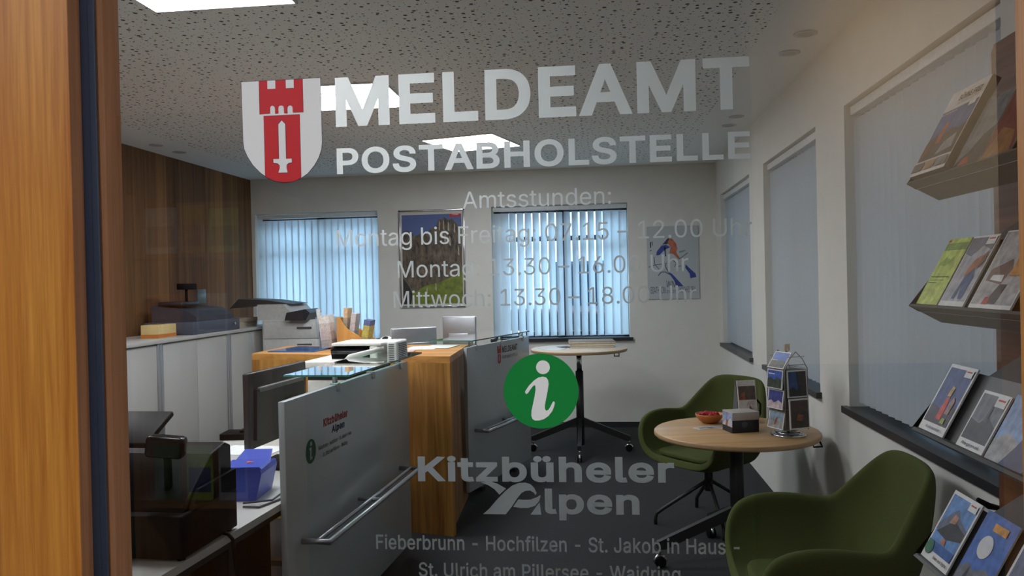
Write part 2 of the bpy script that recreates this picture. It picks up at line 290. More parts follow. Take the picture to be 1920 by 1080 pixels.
# letter outlines of a plain sans serif: advance width and closed contours, 500 units to the em
GLYPHS = {
    '-': (227, ['168,122 168,94 57,94 57,122']),
    '.': (94, ['48,-2 39,-1 31,4 26,12 25,20 26,29 31,37 39,42 48,43 56,42 64,37 69,29 71,20 69,12 64,4 56,-1']),
    '0': (227, ['113,-3 100,-2 87,0 76,5 65,12 56,21 47,31 40,43 34,57 30,72 27,89 25,107 24,127 25,147 27,165 30,182 35,197 40,211 48,223 56,234 65,242 76,249 87,254 100,257 113,258 127,257 139,254 151,249 161,242 171,234 179,223 186,211 192,197 197,182 200,165 202,147 203,127 202,107 200,89 197,72 192,57 186,43 179,31 171,21 162,12 151,5 140,0 127,-2', '113,25 122,26 131,28 138,32 145,37 151,44 157,52 161,61 165,72 168,84 170,97 171,111 172,127 171,143 170,157 168,170 165,182 161,193 157,203 151,211 145,218 138,223 131,227 122,229 113,230 104,229 96,227 88,223 82,218 75,211 70,203 65,193 62,182 59,170 56,157 55,143 55,127 55,111 56,97 59,84 62,72 65,61 70,52 75,44 82,37 88,32 96,28 104,26']),
    '1': (227, ['38,0 38,27 195,27 195,0', '138,254 138,0 106,0 106,224 105,224 43,179 43,213 99,254']),
    '2': (227, ['32,0 32,24 117,114 124,122 130,129 136,135 141,141 146,147 149,153 153,158 155,163 159,174 160,186 159,198 154,209 146,218 137,224 131,227 125,228 119,229 112,230 105,229 98,228 92,226 86,224 77,216 69,207 67,201 65,195 64,188 64,181 33,181 33,192 35,202 39,212 43,221 49,229 55,237 63,243 72,248 81,252 91,255 101,257 112,258 124,257 134,255 144,252 153,248 161,243 169,237 175,230 181,223 185,214 188,205 190,196 191,186 190,179 189,172 188,166 185,159 182,152 179,145 174,137 168,129 161,121 153,111 144,101 133,90 76,30 76,28 195,28 195,0']),
    '3': (227, ['109,-3 98,-3 87,-1 76,1 66,5 57,9 49,15 41,21 35,29 30,37 26,46 23,55 22,66 55,66 57,54 63,44 72,35 83,30 89,28 95,26 102,25 109,25 117,25 124,26 131,28 138,30 143,33 149,37 153,41 157,46 160,52 163,58 164,65 165,72 164,79 163,86 161,92 158,98 154,104 150,109 144,113 137,117 130,120 121,122 111,123 101,124 78,124 78,150 144,224 144,226 35,226 35,254 186,254 186,230 106,139 106,144 119,145 132,144 144,142 154,138 164,133 172,127 179,119 185,111 190,102 194,93 196,83 196,72 196,62 194,51 190,42 185,33 179,25 172,18 164,12 154,6 144,2 133,-1 121,-3']),
    '5': (227, ['111,-3 100,-3 89,-1 79,2 70,6 61,10 54,16 47,23 41,30 37,38 33,47 31,56 30,65 61,65 64,54 69,44 77,36 87,30 98,26 111,25 118,25 125,27 132,29 138,32 144,36 149,41 153,46 157,52 160,59 162,66 163,73 164,81 163,89 162,97 160,104 157,111 153,117 148,122 143,127 137,131 131,134 124,137 117,138 109,138 103,138 96,137 90,136 84,134 73,129 64,123 34,126 48,254 183,254 183,226 75,226 67,151 68,151 77,157 89,162 95,164 101,166 108,167 115,167 123,166 131,165 139,163 147,160 154,157 161,153 167,148 172,143 178,137 182,130 186,123 189,116 192,108 194,99 195,91 195,82 195,70 193,58 189,48 184,38 178,29 171,21 163,14 154,8 144,3 134,-1 123,-3']),
    '6': (227, ['113,-3 102,-3 91,-1 81,3 71,7 62,13 55,20 48,28 42,37 38,47 34,58 32,69 32,81 32,90 34,100 36,109 40,119 45,130 51,142 59,156 69,170 126,254 161,254 75,131 73,131 77,137 83,144 90,149 98,153 107,156 117,157 129,156 139,155 149,152 158,147 166,142 173,136 179,128 185,120 189,111 192,101 194,90 194,79 194,67 192,56 188,46 184,36 178,28 171,20 164,13 155,7 146,3 135,-1 125,-3', '113,24 120,25 127,26 133,28 139,31 145,35 149,40 154,45 157,51 160,57 162,64 163,71 164,79 163,86 162,94 160,100 157,107 154,112 149,118 145,122 139,126 133,129 127,131 120,132 113,133 106,132 99,131 93,129 87,126 81,122 77,118 73,113 69,107 66,101 64,94 63,87 62,79 63,71 64,64 66,57 69,51 73,45 77,40 81,35 87,31 93,28 99,26 106,25']),
    '7': (227, ['48,0 162,224 162,226 31,226 31,254 195,254 195,224 82,0']),
    '8': (227, ['113,-3 101,-3 89,-1 78,2 68,6 58,11 50,17 43,23 37,31 32,39 29,48 27,58 26,68 26,76 28,83 30,91 33,98 36,104 40,110 45,116 51,121 56,125 63,128 69,131 76,132 76,133 67,136 59,141 52,147 46,154 41,162 38,171 36,180 35,190 36,200 38,209 41,217 45,225 51,232 57,239 65,244 73,249 82,253 92,256 102,257 113,258 124,257 134,256 144,253 153,249 161,244 169,239 175,232 181,225 185,217 188,209 190,200 191,190 190,180 188,171 185,162 180,154 174,147 167,141 159,137 150,133 150,132 157,131 164,128 170,125 176,121 181,116 186,110 190,104 194,98 197,91 199,83 200,76 200,68 200,58 198,48 194,39 189,31 183,23 176,17 168,11 158,6 148,2 137,-1 126,-3', '113,25 121,25 129,26 136,28 142,30 153,37 161,46 167,57 168,69 168,76 167,83 164,89 161,94 157,99 153,104 147,108 141,111 135,114 128,116 121,117 113,118 105,117 98,116 91,114 85,111 79,108 73,104 69,99 65,94 62,89 59,83 58,76 58,69 59,57 64,46 73,37 84,30 90,28 97,26 105,25', '113,145 126,146 137,150 146,157 154,165 158,176 160,188 158,200 154,210 147,218 138,225 126,229 113,230 106,230 100,229 94,227 89,225 79,218 72,210 68,200 66,188 68,176 72,165 79,157 89,150 100,146']),
    ':': (94, ['48,-2 39,-1 31,4 26,12 25,20 26,29 31,37 39,42 48,43 56,42 64,37 69,29 71,20 69,12 64,4 56,-1', '48,135 39,137 31,142 26,149 25,158 26,167 31,174 39,179 48,181 56,179 64,174 69,167 71,158 69,149 64,142 56,137']),
    'A': (240, ['8,0 101,254 138,254 231,0 198,0 144,151 141,159 138,167 135,176 132,186 129,197 125,210 121,224 116,239 123,239 118,224 114,209 110,197 106,185 103,175 100,166 98,158 95,151 43,0', '55,71 55,99 185,99 185,71']),
    'B': (228, ['30,0 30,254 121,254 133,254 145,252 155,249 164,245 173,240 180,235 186,228 190,221 194,213 197,205 199,196 199,187 199,179 198,172 196,166 193,160 187,150 178,143 168,137 157,133 157,131 164,130 170,129 176,126 182,123 187,119 192,114 197,108 201,102 205,94 207,86 208,78 209,68 208,59 207,50 204,41 200,33 195,26 189,20 181,14 172,9 162,5 151,2 138,1 123,0', '62,29 122,29 136,29 148,31 157,35 165,40 171,46 175,53 177,60 178,68 176,81 171,92 168,97 163,102 158,106 153,109 147,112 140,114 132,115 124,115 62,115', '62,143 119,143 126,143 132,144 138,146 144,148 154,155 162,163 166,174 168,186 167,194 165,202 161,208 156,214 150,219 141,223 131,225 120,226 62,226']),
    'C': (255, ['134,-3 118,-2 103,1 88,6 75,12 63,21 52,32 43,44 35,58 28,73 24,90 21,108 20,127 21,146 24,165 28,181 35,197 43,210 52,223 63,233 75,242 88,249 103,254 118,257 134,258 143,257 152,256 161,255 170,252 178,249 186,245 194,241 201,236 208,230 214,224 219,217 224,209 228,201 232,193 234,184 236,174 204,174 200,186 195,197 187,206 179,214 169,220 158,224 146,227 134,228 122,227 111,225 101,221 92,216 83,210 75,202 68,192 62,182 58,170 54,157 52,143 52,127 52,111 54,97 58,84 63,72 68,62 75,53 83,45 92,38 101,33 112,29 122,27 134,26 146,27 158,30 169,34 179,40 187,48 195,57 200,68 204,80 236,80 234,71 232,62 228,53 224,45 219,38 214,31 208,25 201,19 194,14 187,9 179,5 170,2 162,0 153,-2 143,-3']),
    'D': (251, ['109,0 48,0 48,29 107,29 122,29 136,31 148,35 159,40 169,47 177,55 184,64 189,75 194,86 197,99 199,113 200,128 199,142 197,156 194,169 190,180 184,191 177,200 169,208 160,214 149,219 138,223 125,225 110,226 47,226 47,254 113,254 131,253 147,251 162,246 176,239 189,231 200,221 209,209 217,196 223,181 227,164 230,147 231,128 230,109 227,91 223,74 217,59 209,46 199,34 188,24 175,15 161,9 145,4 128,1', '62,254 62,0 30,0 30,254']),
    'E': (209, ['30,0 30,254 186,254 186,226 62,226 62,143 178,143 178,114 62,114 62,29 188,29 188,0']),
    'F': (205, ['30,0 30,254 185,254 185,226 62,226 62,139 173,139 173,111 62,111 62,0']),
    'G': (260, ['134,-3 118,-2 102,1 88,6 75,13 63,21 52,32 42,44 35,58 28,73 24,90 21,108 20,127 21,146 24,165 28,181 35,197 42,210 52,223 62,233 74,242 88,249 102,254 117,257 132,258 142,257 152,256 161,254 170,252 179,248 187,245 194,240 202,235 208,229 214,222 220,216 225,208 229,200 232,192 235,183 237,174 204,174 199,186 194,197 186,206 178,213 168,220 158,224 152,226 146,227 139,228 133,228 122,227 111,225 101,221 92,216 83,210 75,202 68,193 62,182 58,170 54,157 52,143 52,127 52,111 54,97 58,84 63,72 68,62 75,53 83,45 92,38 102,33 112,29 123,27 134,26 145,27 155,29 164,32 172,36 180,41 187,47 193,54 198,62 202,70 205,80 207,90 207,101 217,100 141,100 141,128 239,128 239,100 238,85 236,71 231,58 225,45 218,34 209,25 199,16 188,9 176,4 163,0 149,-3']),
    'H': (258, ['30,0 30,254 62,254 62,144 196,144 196,254 228,254 228,0 196,0 196,116 62,116 62,0']),
    'I': (150, ['16,0 16,29 59,29 59,226 16,226 16,254 135,254 135,226 91,226 91,29 135,29 135,0']),
    'J': (198, ['93,-3 76,-2 62,2 49,8 38,16 28,27 22,40 18,56 17,73 17,86 49,86 49,73 50,62 52,52 56,44 61,37 67,32 75,28 83,26 93,25 102,26 110,28 117,32 124,37 129,44 133,52 135,62 136,73 136,254 168,254 168,73 167,56 163,40 156,27 147,16 136,8 123,2 108,-2']),
    'K': (233, ['52,73 52,108 57,114 61,119 65,125 70,131 74,136 78,141 83,146 87,152 92,157 96,162 101,167 106,172 182,254 224,254 116,138 114,138', '30,0 30,254 62,254 62,167 62,112 62,97 62,0', '186,0 94,130 114,155 224,0']),
    'L': (197, ['30,0 30,254 62,254 62,29 181,29 181,0']),
    'M': (314, ['30,0 30,254 76,254 139,94 144,79 150,61 156,42 161,24 154,24 159,41 165,61 171,79 176,94 238,254 284,254 284,0 252,0 252,145 252,163 253,184 253,207 253,229 256,229 255,223 253,217 251,211 249,205 241,181 234,161 228,145 171,0 143,0 85,145 80,160 72,181 65,204 56,229 59,229 60,208 60,186 61,164 61,145 61,0']),
    'N': (262, ['30,0 30,254 68,254 172,91 176,84 181,75 184,70 187,65 190,59 194,53 197,47 200,41 204,34 207,27 202,27 202,34 201,41 201,47 200,54 200,67 200,79 199,97 199,254 232,254 232,0 193,0 101,145 89,165 85,171 82,177 78,183 74,191 54,226 60,227 61,192 62,164 62,145 62,0']),
    'O': (267, ['133,-3 118,-2 103,1 88,6 75,12 63,21 52,32 43,44 35,58 28,73 24,90 21,108 20,127 21,146 24,165 28,181 35,197 43,210 52,223 63,233 75,242 88,249 103,254 118,257 133,258 149,257 164,254 179,249 192,242 204,233 215,223 224,210 232,197 238,181 243,165 246,146 247,127 246,108 243,90 238,73 232,58 224,44 215,32 204,21 192,12 179,6 164,1 149,-2', '133,26 145,27 155,29 165,33 175,38 184,44 191,52 198,61 204,72 209,84 212,97 214,111 215,127 214,143 212,157 209,170 204,182 198,193 191,202 184,210 175,216 165,221 155,225 145,227 133,228 122,227 112,225 102,221 92,216 83,210 75,202 69,193 63,182 58,170 54,157 52,143 52,127 52,111 54,97 58,84 63,72 69,62 75,52 83,45 92,38 102,33 112,29 122,27']),
    'P': (222, ['30,0 30,254 118,254 132,254 144,252 156,248 166,244 175,238 183,231 190,223 195,215 199,205 202,195 204,185 204,174 204,163 202,152 199,142 195,133 190,124 183,116 175,109 166,104 156,99 144,96 132,94 118,93 55,93 55,121 116,121 126,122 134,123 142,125 149,128 154,132 159,136 163,141 167,147 169,153 171,160 172,166 172,174 172,181 171,188 169,195 167,201 163,206 159,211 154,216 148,219 142,222 134,224 126,226 116,226 62,226 62,0']),
    'R': (225, ['30,0 30,254 118,254 132,254 145,252 156,249 167,244 176,239 183,232 190,225 195,217 199,207 202,198 204,187 205,176 204,165 202,154 199,145 195,136 190,127 183,120 175,114 166,109 156,104 145,101 132,99 118,99 48,99 48,128 117,128 126,128 135,129 142,131 149,133 160,141 167,150 169,156 171,162 172,169 173,176 172,183 171,190 169,197 167,202 164,208 159,212 155,216 149,220 142,223 134,224 126,226 116,226 62,226 62,0', '177,0 115,115 151,115 214,0']),
    'S': (223, ['112,-4 98,-4 86,-2 74,1 64,5 54,10 46,15 38,22 32,30 27,39 23,48 20,58 19,68 52,68 53,61 55,55 58,49 62,44 66,39 71,35 77,32 83,29 90,27 97,26 104,25 112,25 120,25 128,26 136,28 143,30 149,33 155,37 160,41 165,46 168,51 171,57 172,63 173,70 171,81 166,89 158,96 148,102 142,105 136,107 129,109 122,111 92,120 77,124 64,130 53,137 43,145 36,153 30,163 27,174 26,186 27,197 29,206 32,215 37,224 44,231 51,238 59,244 69,249 79,253 90,256 101,257 114,258 126,257 137,256 148,253 158,249 167,244 175,238 182,232 189,224 193,216 197,208 199,199 200,189 169,189 167,198 163,206 158,213 151,219 143,223 134,227 124,229 112,229 105,229 97,228 90,226 84,224 73,218 64,209 59,199 58,188 60,176 65,167 74,160 85,154 96,150 106,147 132,140 144,136 156,132 162,129 168,126 174,123 179,119 185,115 189,110 194,105 197,99 200,92 202,85 204,78 204,69 203,59 201,50 198,40 193,32 187,24 180,17 171,11 162,5 151,1 139,-2 126,-4']),
    'T': (224, ['16,226 16,254 208,254 208,226 128,226 128,0 96,0 96,226']),
    'U': (259, ['129,-4 115,-3 101,-1 89,3 77,8 66,14 57,22 49,30 42,40 37,51 33,62 31,74 30,87 30,254 62,254 62,89 63,80 64,72 67,64 70,57 75,50 80,44 86,38 94,34 101,30 110,28 119,26 129,26 140,26 149,28 157,30 165,34 172,38 179,44 184,50 188,57 192,64 194,72 196,80 196,89 196,254 229,254 229,87 228,74 226,62 222,51 216,40 210,30 201,22 192,14 182,8 170,3 157,-1 144,-3']),
    'W': (343, ['78,0 8,254 41,254 82,98 83,92 85,85 86,79 88,73 93,47 95,40 96,33 97,27 98,20 95,20 96,27 97,33 99,40 100,47 101,53 103,60 104,66 106,73 112,98 153,254 190,254 231,98 232,92 234,85 236,79 237,73 243,47 245,40 246,33 247,27 249,20 244,20 245,27 247,33 248,40 249,47 251,53 252,60 254,66 255,73 261,98 302,254 335,254 265,0 228,0 184,161 182,170 180,178 178,187 176,196 174,205 172,215 170,226 168,237 175,237 173,227 171,216 169,207 167,197 166,188 164,179 161,170 159,161 115,0']),
    'Z': (219, ['21,0 21,23 137,193 141,198 145,204 149,210 153,215 157,221 162,227 166,232 170,238 174,227 166,227 158,227 151,226 143,226 135,226 127,226 119,226 111,226 20,226 20,254 198,254 198,231 84,64 80,58 76,52 71,46 67,40 49,17 45,27 53,28 61,28 68,28 76,28 84,28 92,28 99,28 107,29 200,29 200,0']),
    'a': (195, ['80,-4 71,-4 63,-3 55,0 47,2 40,6 34,11 29,16 24,22 20,29 17,37 16,45 15,54 16,62 17,69 19,75 22,80 29,90 39,97 44,99 50,102 56,104 63,105 69,107 76,108 82,109 89,110 117,113 126,115 133,117 136,121 138,127 138,128 137,139 133,148 128,156 120,161 110,164 98,165 85,164 75,161 66,156 59,150 54,144 50,137 20,146 24,154 29,161 34,167 39,173 46,178 52,182 59,185 66,188 74,190 82,191 89,192 97,192 108,192 119,190 126,188 131,186 137,183 143,180 148,176 153,172 157,166 161,160 164,153 167,145 168,136 168,126 168,0 138,0 138,26 136,26 132,19 126,12 118,6 108,1 102,-2 95,-3 88,-4', '85,23 93,23 101,24 108,26 114,29 124,37 132,47 136,57 138,69 138,95 135,93 130,91 123,89 116,88 100,86 88,84 77,82 67,79 58,75 52,70 47,62 46,52 47,43 51,36 57,30 65,26 74,24']),
    'b': (212, ['115,-4 106,-4 99,-3 92,-1 86,2 76,8 69,16 63,23 59,29 56,29 56,0 26,0 26,254 57,254 57,160 59,160 63,166 69,173 76,180 86,186 92,189 98,191 106,192 115,192 126,191 137,189 147,185 156,180 165,174 173,166 179,157 185,146 189,135 193,122 194,109 195,94 194,80 193,66 189,54 185,42 179,32 173,23 165,15 157,8 147,3 137,-1 126,-3', '110,23 119,24 126,26 133,29 140,33 145,38 150,44 154,51 158,58 161,67 163,75 164,85 164,95 164,104 163,114 161,122 158,131 155,138 150,145 146,151 140,156 134,160 126,163 119,164 110,165 102,164 94,163 87,160 81,156 75,151 70,145 66,139 62,131 60,123 58,114 57,105 56,95 57,84 58,75 60,66 63,58 66,50 70,43 75,37 81,32 87,28 94,26 102,24']),
    'c': (198, ['104,-4 91,-3 79,-1 69,3 58,8 49,15 41,23 34,32 28,43 23,54 20,66 18,80 17,94 18,108 20,122 23,134 28,146 34,156 41,165 49,173 58,180 69,185 79,189 91,191 104,192 111,192 117,191 124,190 130,189 142,184 153,178 162,170 170,161 173,156 176,150 179,145 181,138 151,131 149,138 145,145 141,150 135,155 128,159 121,162 113,164 104,165 95,164 86,162 79,159 73,155 67,150 62,144 58,137 54,129 52,121 50,112 49,103 48,94 49,84 50,75 52,67 54,59 58,51 62,44 67,38 73,33 79,29 86,26 95,24 104,23 113,24 121,26 129,29 135,33 141,38 146,44 149,51 152,59 181,51 179,45 177,39 174,33 171,28 163,19 153,11 148,7 142,4 136,2 130,0 124,-2 117,-3 111,-4']),
    'd': (212, ['98,-4 86,-3 75,-1 65,3 56,8 47,15 40,23 33,32 27,42 23,54 20,66 18,80 17,94 18,109 20,122 23,135 27,146 33,157 40,166 47,174 56,180 65,185 75,189 86,191 98,192 106,192 114,191 121,189 126,186 136,180 144,173 149,166 153,160 155,160 155,254 186,254 186,0 156,0 156,29 153,29 149,23 143,16 136,8 126,2 120,-1 114,-3 106,-4', '102,23 111,24 118,26 125,28 132,32 137,37 142,43 146,50 150,58 152,66 154,75 155,84 156,95 155,105 154,114 152,123 150,131 146,139 142,145 137,151 132,156 125,160 118,163 111,164 102,165 94,164 86,163 79,160 72,156 67,151 62,145 58,138 54,131 52,122 50,114 49,104 48,95 49,85 50,75 52,67 54,58 58,51 62,44 67,38 73,33 79,29 86,26 94,24']),
    'e': (202, ['106,-4 93,-3 80,-1 69,3 58,8 49,15 41,23 34,32 28,42 23,54 20,66 18,79 17,93 18,108 20,121 23,133 28,145 33,155 40,165 48,173 58,180 68,185 78,189 90,191 103,192 110,192 118,191 125,189 133,187 140,184 147,180 153,176 160,170 165,164 170,157 175,150 179,141 182,131 184,121 185,109 186,97 186,85 37,85 37,110 169,110 155,101 154,110 153,119 151,127 149,134 146,141 141,147 137,152 131,157 125,160 118,163 111,165 103,165 94,165 87,163 80,160 73,157 67,152 62,147 58,141 54,135 52,128 50,121 48,113 48,105 48,89 48,79 50,69 52,61 55,53 59,46 64,40 69,35 76,31 82,27 90,25 98,24 106,23 117,24 127,26 135,31 143,36 149,44 153,53 182,45 180,38 177,32 172,25 168,20 162,14 156,10 149,6 141,2 133,-1 125,-3 116,-4']),
    'f': (127, ['114,190 114,164 3,164 3,190', '40,0 40,216 41,224 42,231 45,237 48,243 52,248 57,252 62,256 68,259 74,262 80,264 87,265 94,265 103,265 111,263 117,262 121,260 114,234 107,236 103,237 97,237 85,235 77,230 72,221 71,209 71,0']),
    'g': (213, ['103,-75 93,-75 84,-74 75,-72 67,-70 59,-67 53,-63 47,-59 41,-55 36,-50 32,-45 28,-40 25,-35 51,-20 55,-26 61,-33 68,-39 77,-44 83,-46 89,-48 96,-48 103,-49 114,-48 124,-46 133,-42 141,-38 147,-31 152,-23 155,-14 156,-3 156,34 153,34 149,28 143,21 136,14 126,8 120,5 114,4 106,3 97,2 86,3 76,5 66,9 56,13 48,19 40,27 33,35 28,45 23,56 20,68 18,81 17,96 18,110 20,123 23,135 27,147 33,157 40,166 48,174 56,180 66,185 76,189 87,191 98,192 106,192 114,191 121,189 127,186 137,180 144,173 150,166 154,159 157,159 157,190 186,190 186,-4 186,-16 183,-27 180,-36 175,-45 169,-52 162,-59 154,-64 145,-68 136,-71 125,-73 115,-75', '102,30 111,30 118,32 125,34 132,38 137,42 142,47 146,53 150,61 153,68 155,77 156,86 156,96 156,106 155,115 153,124 150,132 147,139 142,146 138,151 132,156 126,160 119,163 111,164 102,165 94,164 86,163 79,160 73,156 67,151 62,145 58,139 54,131 52,123 50,115 49,106 48,96 49,87 50,78 52,69 54,61 58,54 62,48 67,42 73,38 79,34 86,32 94,30']),
    'h': (205, ['57,113 57,0 26,0 26,254 57,254 57,144 51,144 56,156 62,166 68,175 76,181 84,186 94,189 103,192 114,192 123,192 132,190 140,188 148,184 154,180 161,174 166,168 170,160 174,152 177,142 178,132 179,120 179,0 148,0 148,118 147,128 145,137 142,145 136,152 130,158 123,161 114,164 105,165 98,164 92,163 86,161 80,159 71,151 63,141 60,135 58,129 57,121']),
    'i': (83, ['26,0 26,190 57,190 57,0', '42,221 34,223 27,227 22,234 21,242 22,249 27,256 34,260 42,262 50,260 57,256 62,249 63,242 62,234 57,227 50,223']),
    'k': (190, ['55,68 55,106 60,106 142,190 180,190 92,100 89,100', '26,0 26,254 57,254 57,0', '147,0 74,93 96,114 186,0']),
    'l': (95, ['70,-1 59,0 50,2 43,5 37,10 32,16 29,24 27,32 26,42 26,254 57,254 57,49 58,38 60,31 65,27 73,26 80,26 85,27 90,1 81,0 75,-1']),
    'm': (305, ['26,0 26,190 56,190 56,148 54,148 56,155 59,162 62,168 66,173 75,182 86,188 98,192 110,193 120,192 129,190 137,186 144,180 150,174 154,166 158,157 160,147 156,147 158,154 161,160 164,166 169,172 173,176 178,181 184,184 190,187 197,190 204,192 211,193 218,193 226,193 234,191 242,189 249,186 255,182 261,177 266,171 270,164 274,156 276,148 278,138 278,128 278,0 248,0 248,127 247,136 245,145 241,151 236,156 230,160 224,163 217,165 209,165 197,164 187,160 179,153 173,145 169,135 168,124 168,0 137,0 137,130 136,137 134,144 131,150 126,156 121,160 115,163 107,165 100,165 89,164 79,160 70,154 63,145 60,139 58,133 57,126 57,119 57,0']),
    'n': (205, ['57,113 57,0 26,0 26,190 56,190 56,144 51,144 56,156 62,166 68,175 76,181 84,186 94,189 103,192 114,192 123,192 132,190 140,188 147,184 154,180 160,174 166,168 170,160 174,152 176,142 178,132 179,120 179,0 148,0 148,118 147,128 145,137 142,145 136,152 130,158 123,161 114,164 105,165 98,164 92,163 86,161 80,159 71,151 63,141 60,135 58,129 57,121']),
    'o': (208, ['104,-4 91,-3 79,-1 69,3 58,8 49,15 41,23 34,32 28,43 23,54 20,66 18,80 17,94 18,108 20,122 23,134 28,146 34,156 41,165 49,173 58,180 69,185 79,189 91,191 104,192 116,191 128,189 139,185 149,180 159,173 167,165 174,156 180,146 184,134 188,122 190,108 191,94 190,80 188,66 184,54 180,43 174,32 167,23 159,15 149,8 139,3 128,-1 116,-3', '104,23 113,24 121,26 129,29 135,33 141,38 146,44 150,51 154,59 156,67 158,75 159,84 160,94 159,103 158,112 156,121 154,129 150,137 146,144 141,150 135,155 129,159 121,162 113,164 104,165 95,164 86,162 79,159 73,155 67,150 62,144 58,137 54,129 52,121 50,112 49,103 48,94 49,84 50,75 52,67 54,59 58,51 62,44 67,38 73,33 79,29 86,26 95,24']),
    'p': (212, ['26,-71 26,190 56,190 56,160 59,160 63,166 69,173 76,180 86,186 92,189 98,191 106,192 115,192 126,191 137,189 147,185 156,180 165,174 173,166 179,157 185,146 189,135 193,122 194,109 195,94 194,80 193,66 189,54 185,42 179,32 173,23 165,15 157,8 147,3 137,-1 126,-3 115,-4 106,-4 99,-3 92,-1 86,2 76,8 69,16 63,23 59,29 57,29 57,-71', '110,23 119,24 126,26 133,29 140,33 145,38 150,44 154,51 158,58 161,67 163,75 164,85 164,95 164,104 163,114 161,122 158,131 155,138 150,145 146,151 140,156 134,160 126,163 119,164 110,165 102,164 94,163 87,160 81,156 75,151 70,145 66,139 62,131 60,123 58,114 57,105 56,95 57,84 58,75 60,66 63,58 66,50 70,43 75,37 81,32 87,28 94,26 102,24']),
    'r': (130, ['26,0 26,190 56,190 56,160 58,160 61,167 65,173 70,179 76,184 83,187 90,190 98,192 107,192 115,192 122,192 122,161 115,162 109,163 103,163 91,161 80,157 70,151 63,142 58,131 57,118 57,0']),
    's': (183, ['91,-4 81,-4 72,-3 64,-1 56,2 49,5 42,9 36,14 31,19 26,25 23,32 20,39 18,47 47,53 49,46 53,40 57,34 62,30 68,27 75,25 82,23 91,23 100,23 108,25 116,27 122,31 131,40 134,51 132,60 127,68 118,74 106,78 75,85 63,89 52,93 43,98 36,104 31,111 27,119 24,127 23,137 24,145 26,152 29,159 33,166 38,172 43,177 50,181 58,185 66,188 74,190 84,192 94,192 103,192 112,191 120,189 127,186 134,183 140,179 145,175 149,170 153,164 157,158 160,152 162,145 134,139 129,149 121,158 116,162 110,164 102,166 94,166 86,166 78,164 71,162 65,158 57,150 54,139 56,129 62,122 66,119 72,116 78,114 86,111 115,105 127,101 137,97 146,92 153,86 159,79 162,71 165,63 166,53 165,45 163,37 160,30 156,24 151,17 145,12 138,7 130,3 121,0 112,-2 102,-4']),
    't': (114, ['102,190 102,164 3,164 3,190', '32,236 63,236 63,49 64,38 68,31 75,26 85,25 93,26 101,27 107,1 102,0 96,-1 90,-2 84,-2 73,-1 62,1 53,5 46,11 40,18 36,26 33,36 32,46']),
    'u': (205, ['91,-3 82,-2 73,-1 65,2 57,5 51,10 44,15 39,22 35,29 31,38 28,47 27,58 26,69 26,190 57,190 57,72 58,62 60,52 63,44 68,37 75,32 82,28 91,26 100,25 107,25 113,27 119,28 125,31 134,38 142,48 144,54 146,61 148,68 148,76 148,190 179,190 179,0 149,0 149,46 154,46 149,34 143,23 136,15 129,8 120,4 111,0 101,-2']),
    'w': (284, ['69,0 11,190 44,190 67,107 69,98 72,89 74,79 77,68 80,57 82,46 85,33 88,21 82,21 85,33 88,45 90,56 93,67 95,78 98,88 101,98 103,107 126,190 158,190 181,107 183,98 186,88 188,78 191,68 193,57 196,45 199,33 201,21 196,21 198,33 201,45 204,57 206,68 209,78 212,88 214,98 217,107 240,190 272,190 215,0 184,0 159,86 152,112 150,119 149,126 147,133 145,140 138,169 145,169 138,140 131,112 129,106 128,99 126,92 124,86 99,0']),
    'z': (190, ['21,0 21,23 127,160 127,161 24,161 24,190 166,190 166,165 63,30 63,28 169,28 169,0']),
    'Ü': (259, ['129,-4 115,-3 101,-1 89,3 77,8 66,14 57,22 49,30 42,40 37,51 33,62 31,74 30,87 30,254 62,254 62,89 63,80 64,72 67,64 70,57 75,50 80,44 86,38 94,34 101,30 110,28 119,26 129,26 140,26 149,28 157,30 165,34 172,38 179,44 184,50 188,57 192,64 194,72 196,80 196,89 196,254 229,254 229,87 228,74 226,62 222,51 216,40 210,30 201,22 192,14 182,8 170,3 157,-1 144,-3', '165,286 158,288 151,292 147,299 145,306 147,314 151,321 158,325 165,326 173,325 180,321 184,314 186,306 184,299 180,292 173,288', '94,286 86,288 79,292 75,299 73,306 75,314 79,321 86,325 94,326 101,325 108,321 112,314 114,306 112,299 108,292 101,288']),
    'ü': (205, ['91,-3 82,-2 73,-1 65,2 57,5 51,10 44,15 39,22 35,29 31,38 28,47 27,58 26,69 26,190 57,190 57,72 58,62 60,52 63,44 68,37 75,32 82,28 91,26 100,25 107,25 113,27 119,28 125,31 134,38 142,48 144,54 146,61 148,68 148,76 148,190 179,190 179,0 149,0 149,46 154,46 149,34 143,23 136,15 129,8 120,4 111,0 101,-2', '138,221 131,223 124,227 120,234 118,242 120,249 124,256 131,260 138,262 146,260 153,256 157,249 159,242 157,234 153,227 146,223', '67,221 59,223 52,227 48,234 46,242 48,249 52,256 59,260 67,262 74,260 81,256 85,249 87,242 85,234 81,227 74,223']),
    '–': (175, ['175,122 175,94 0,94 0,122']),
    ' ': (94, []),
}

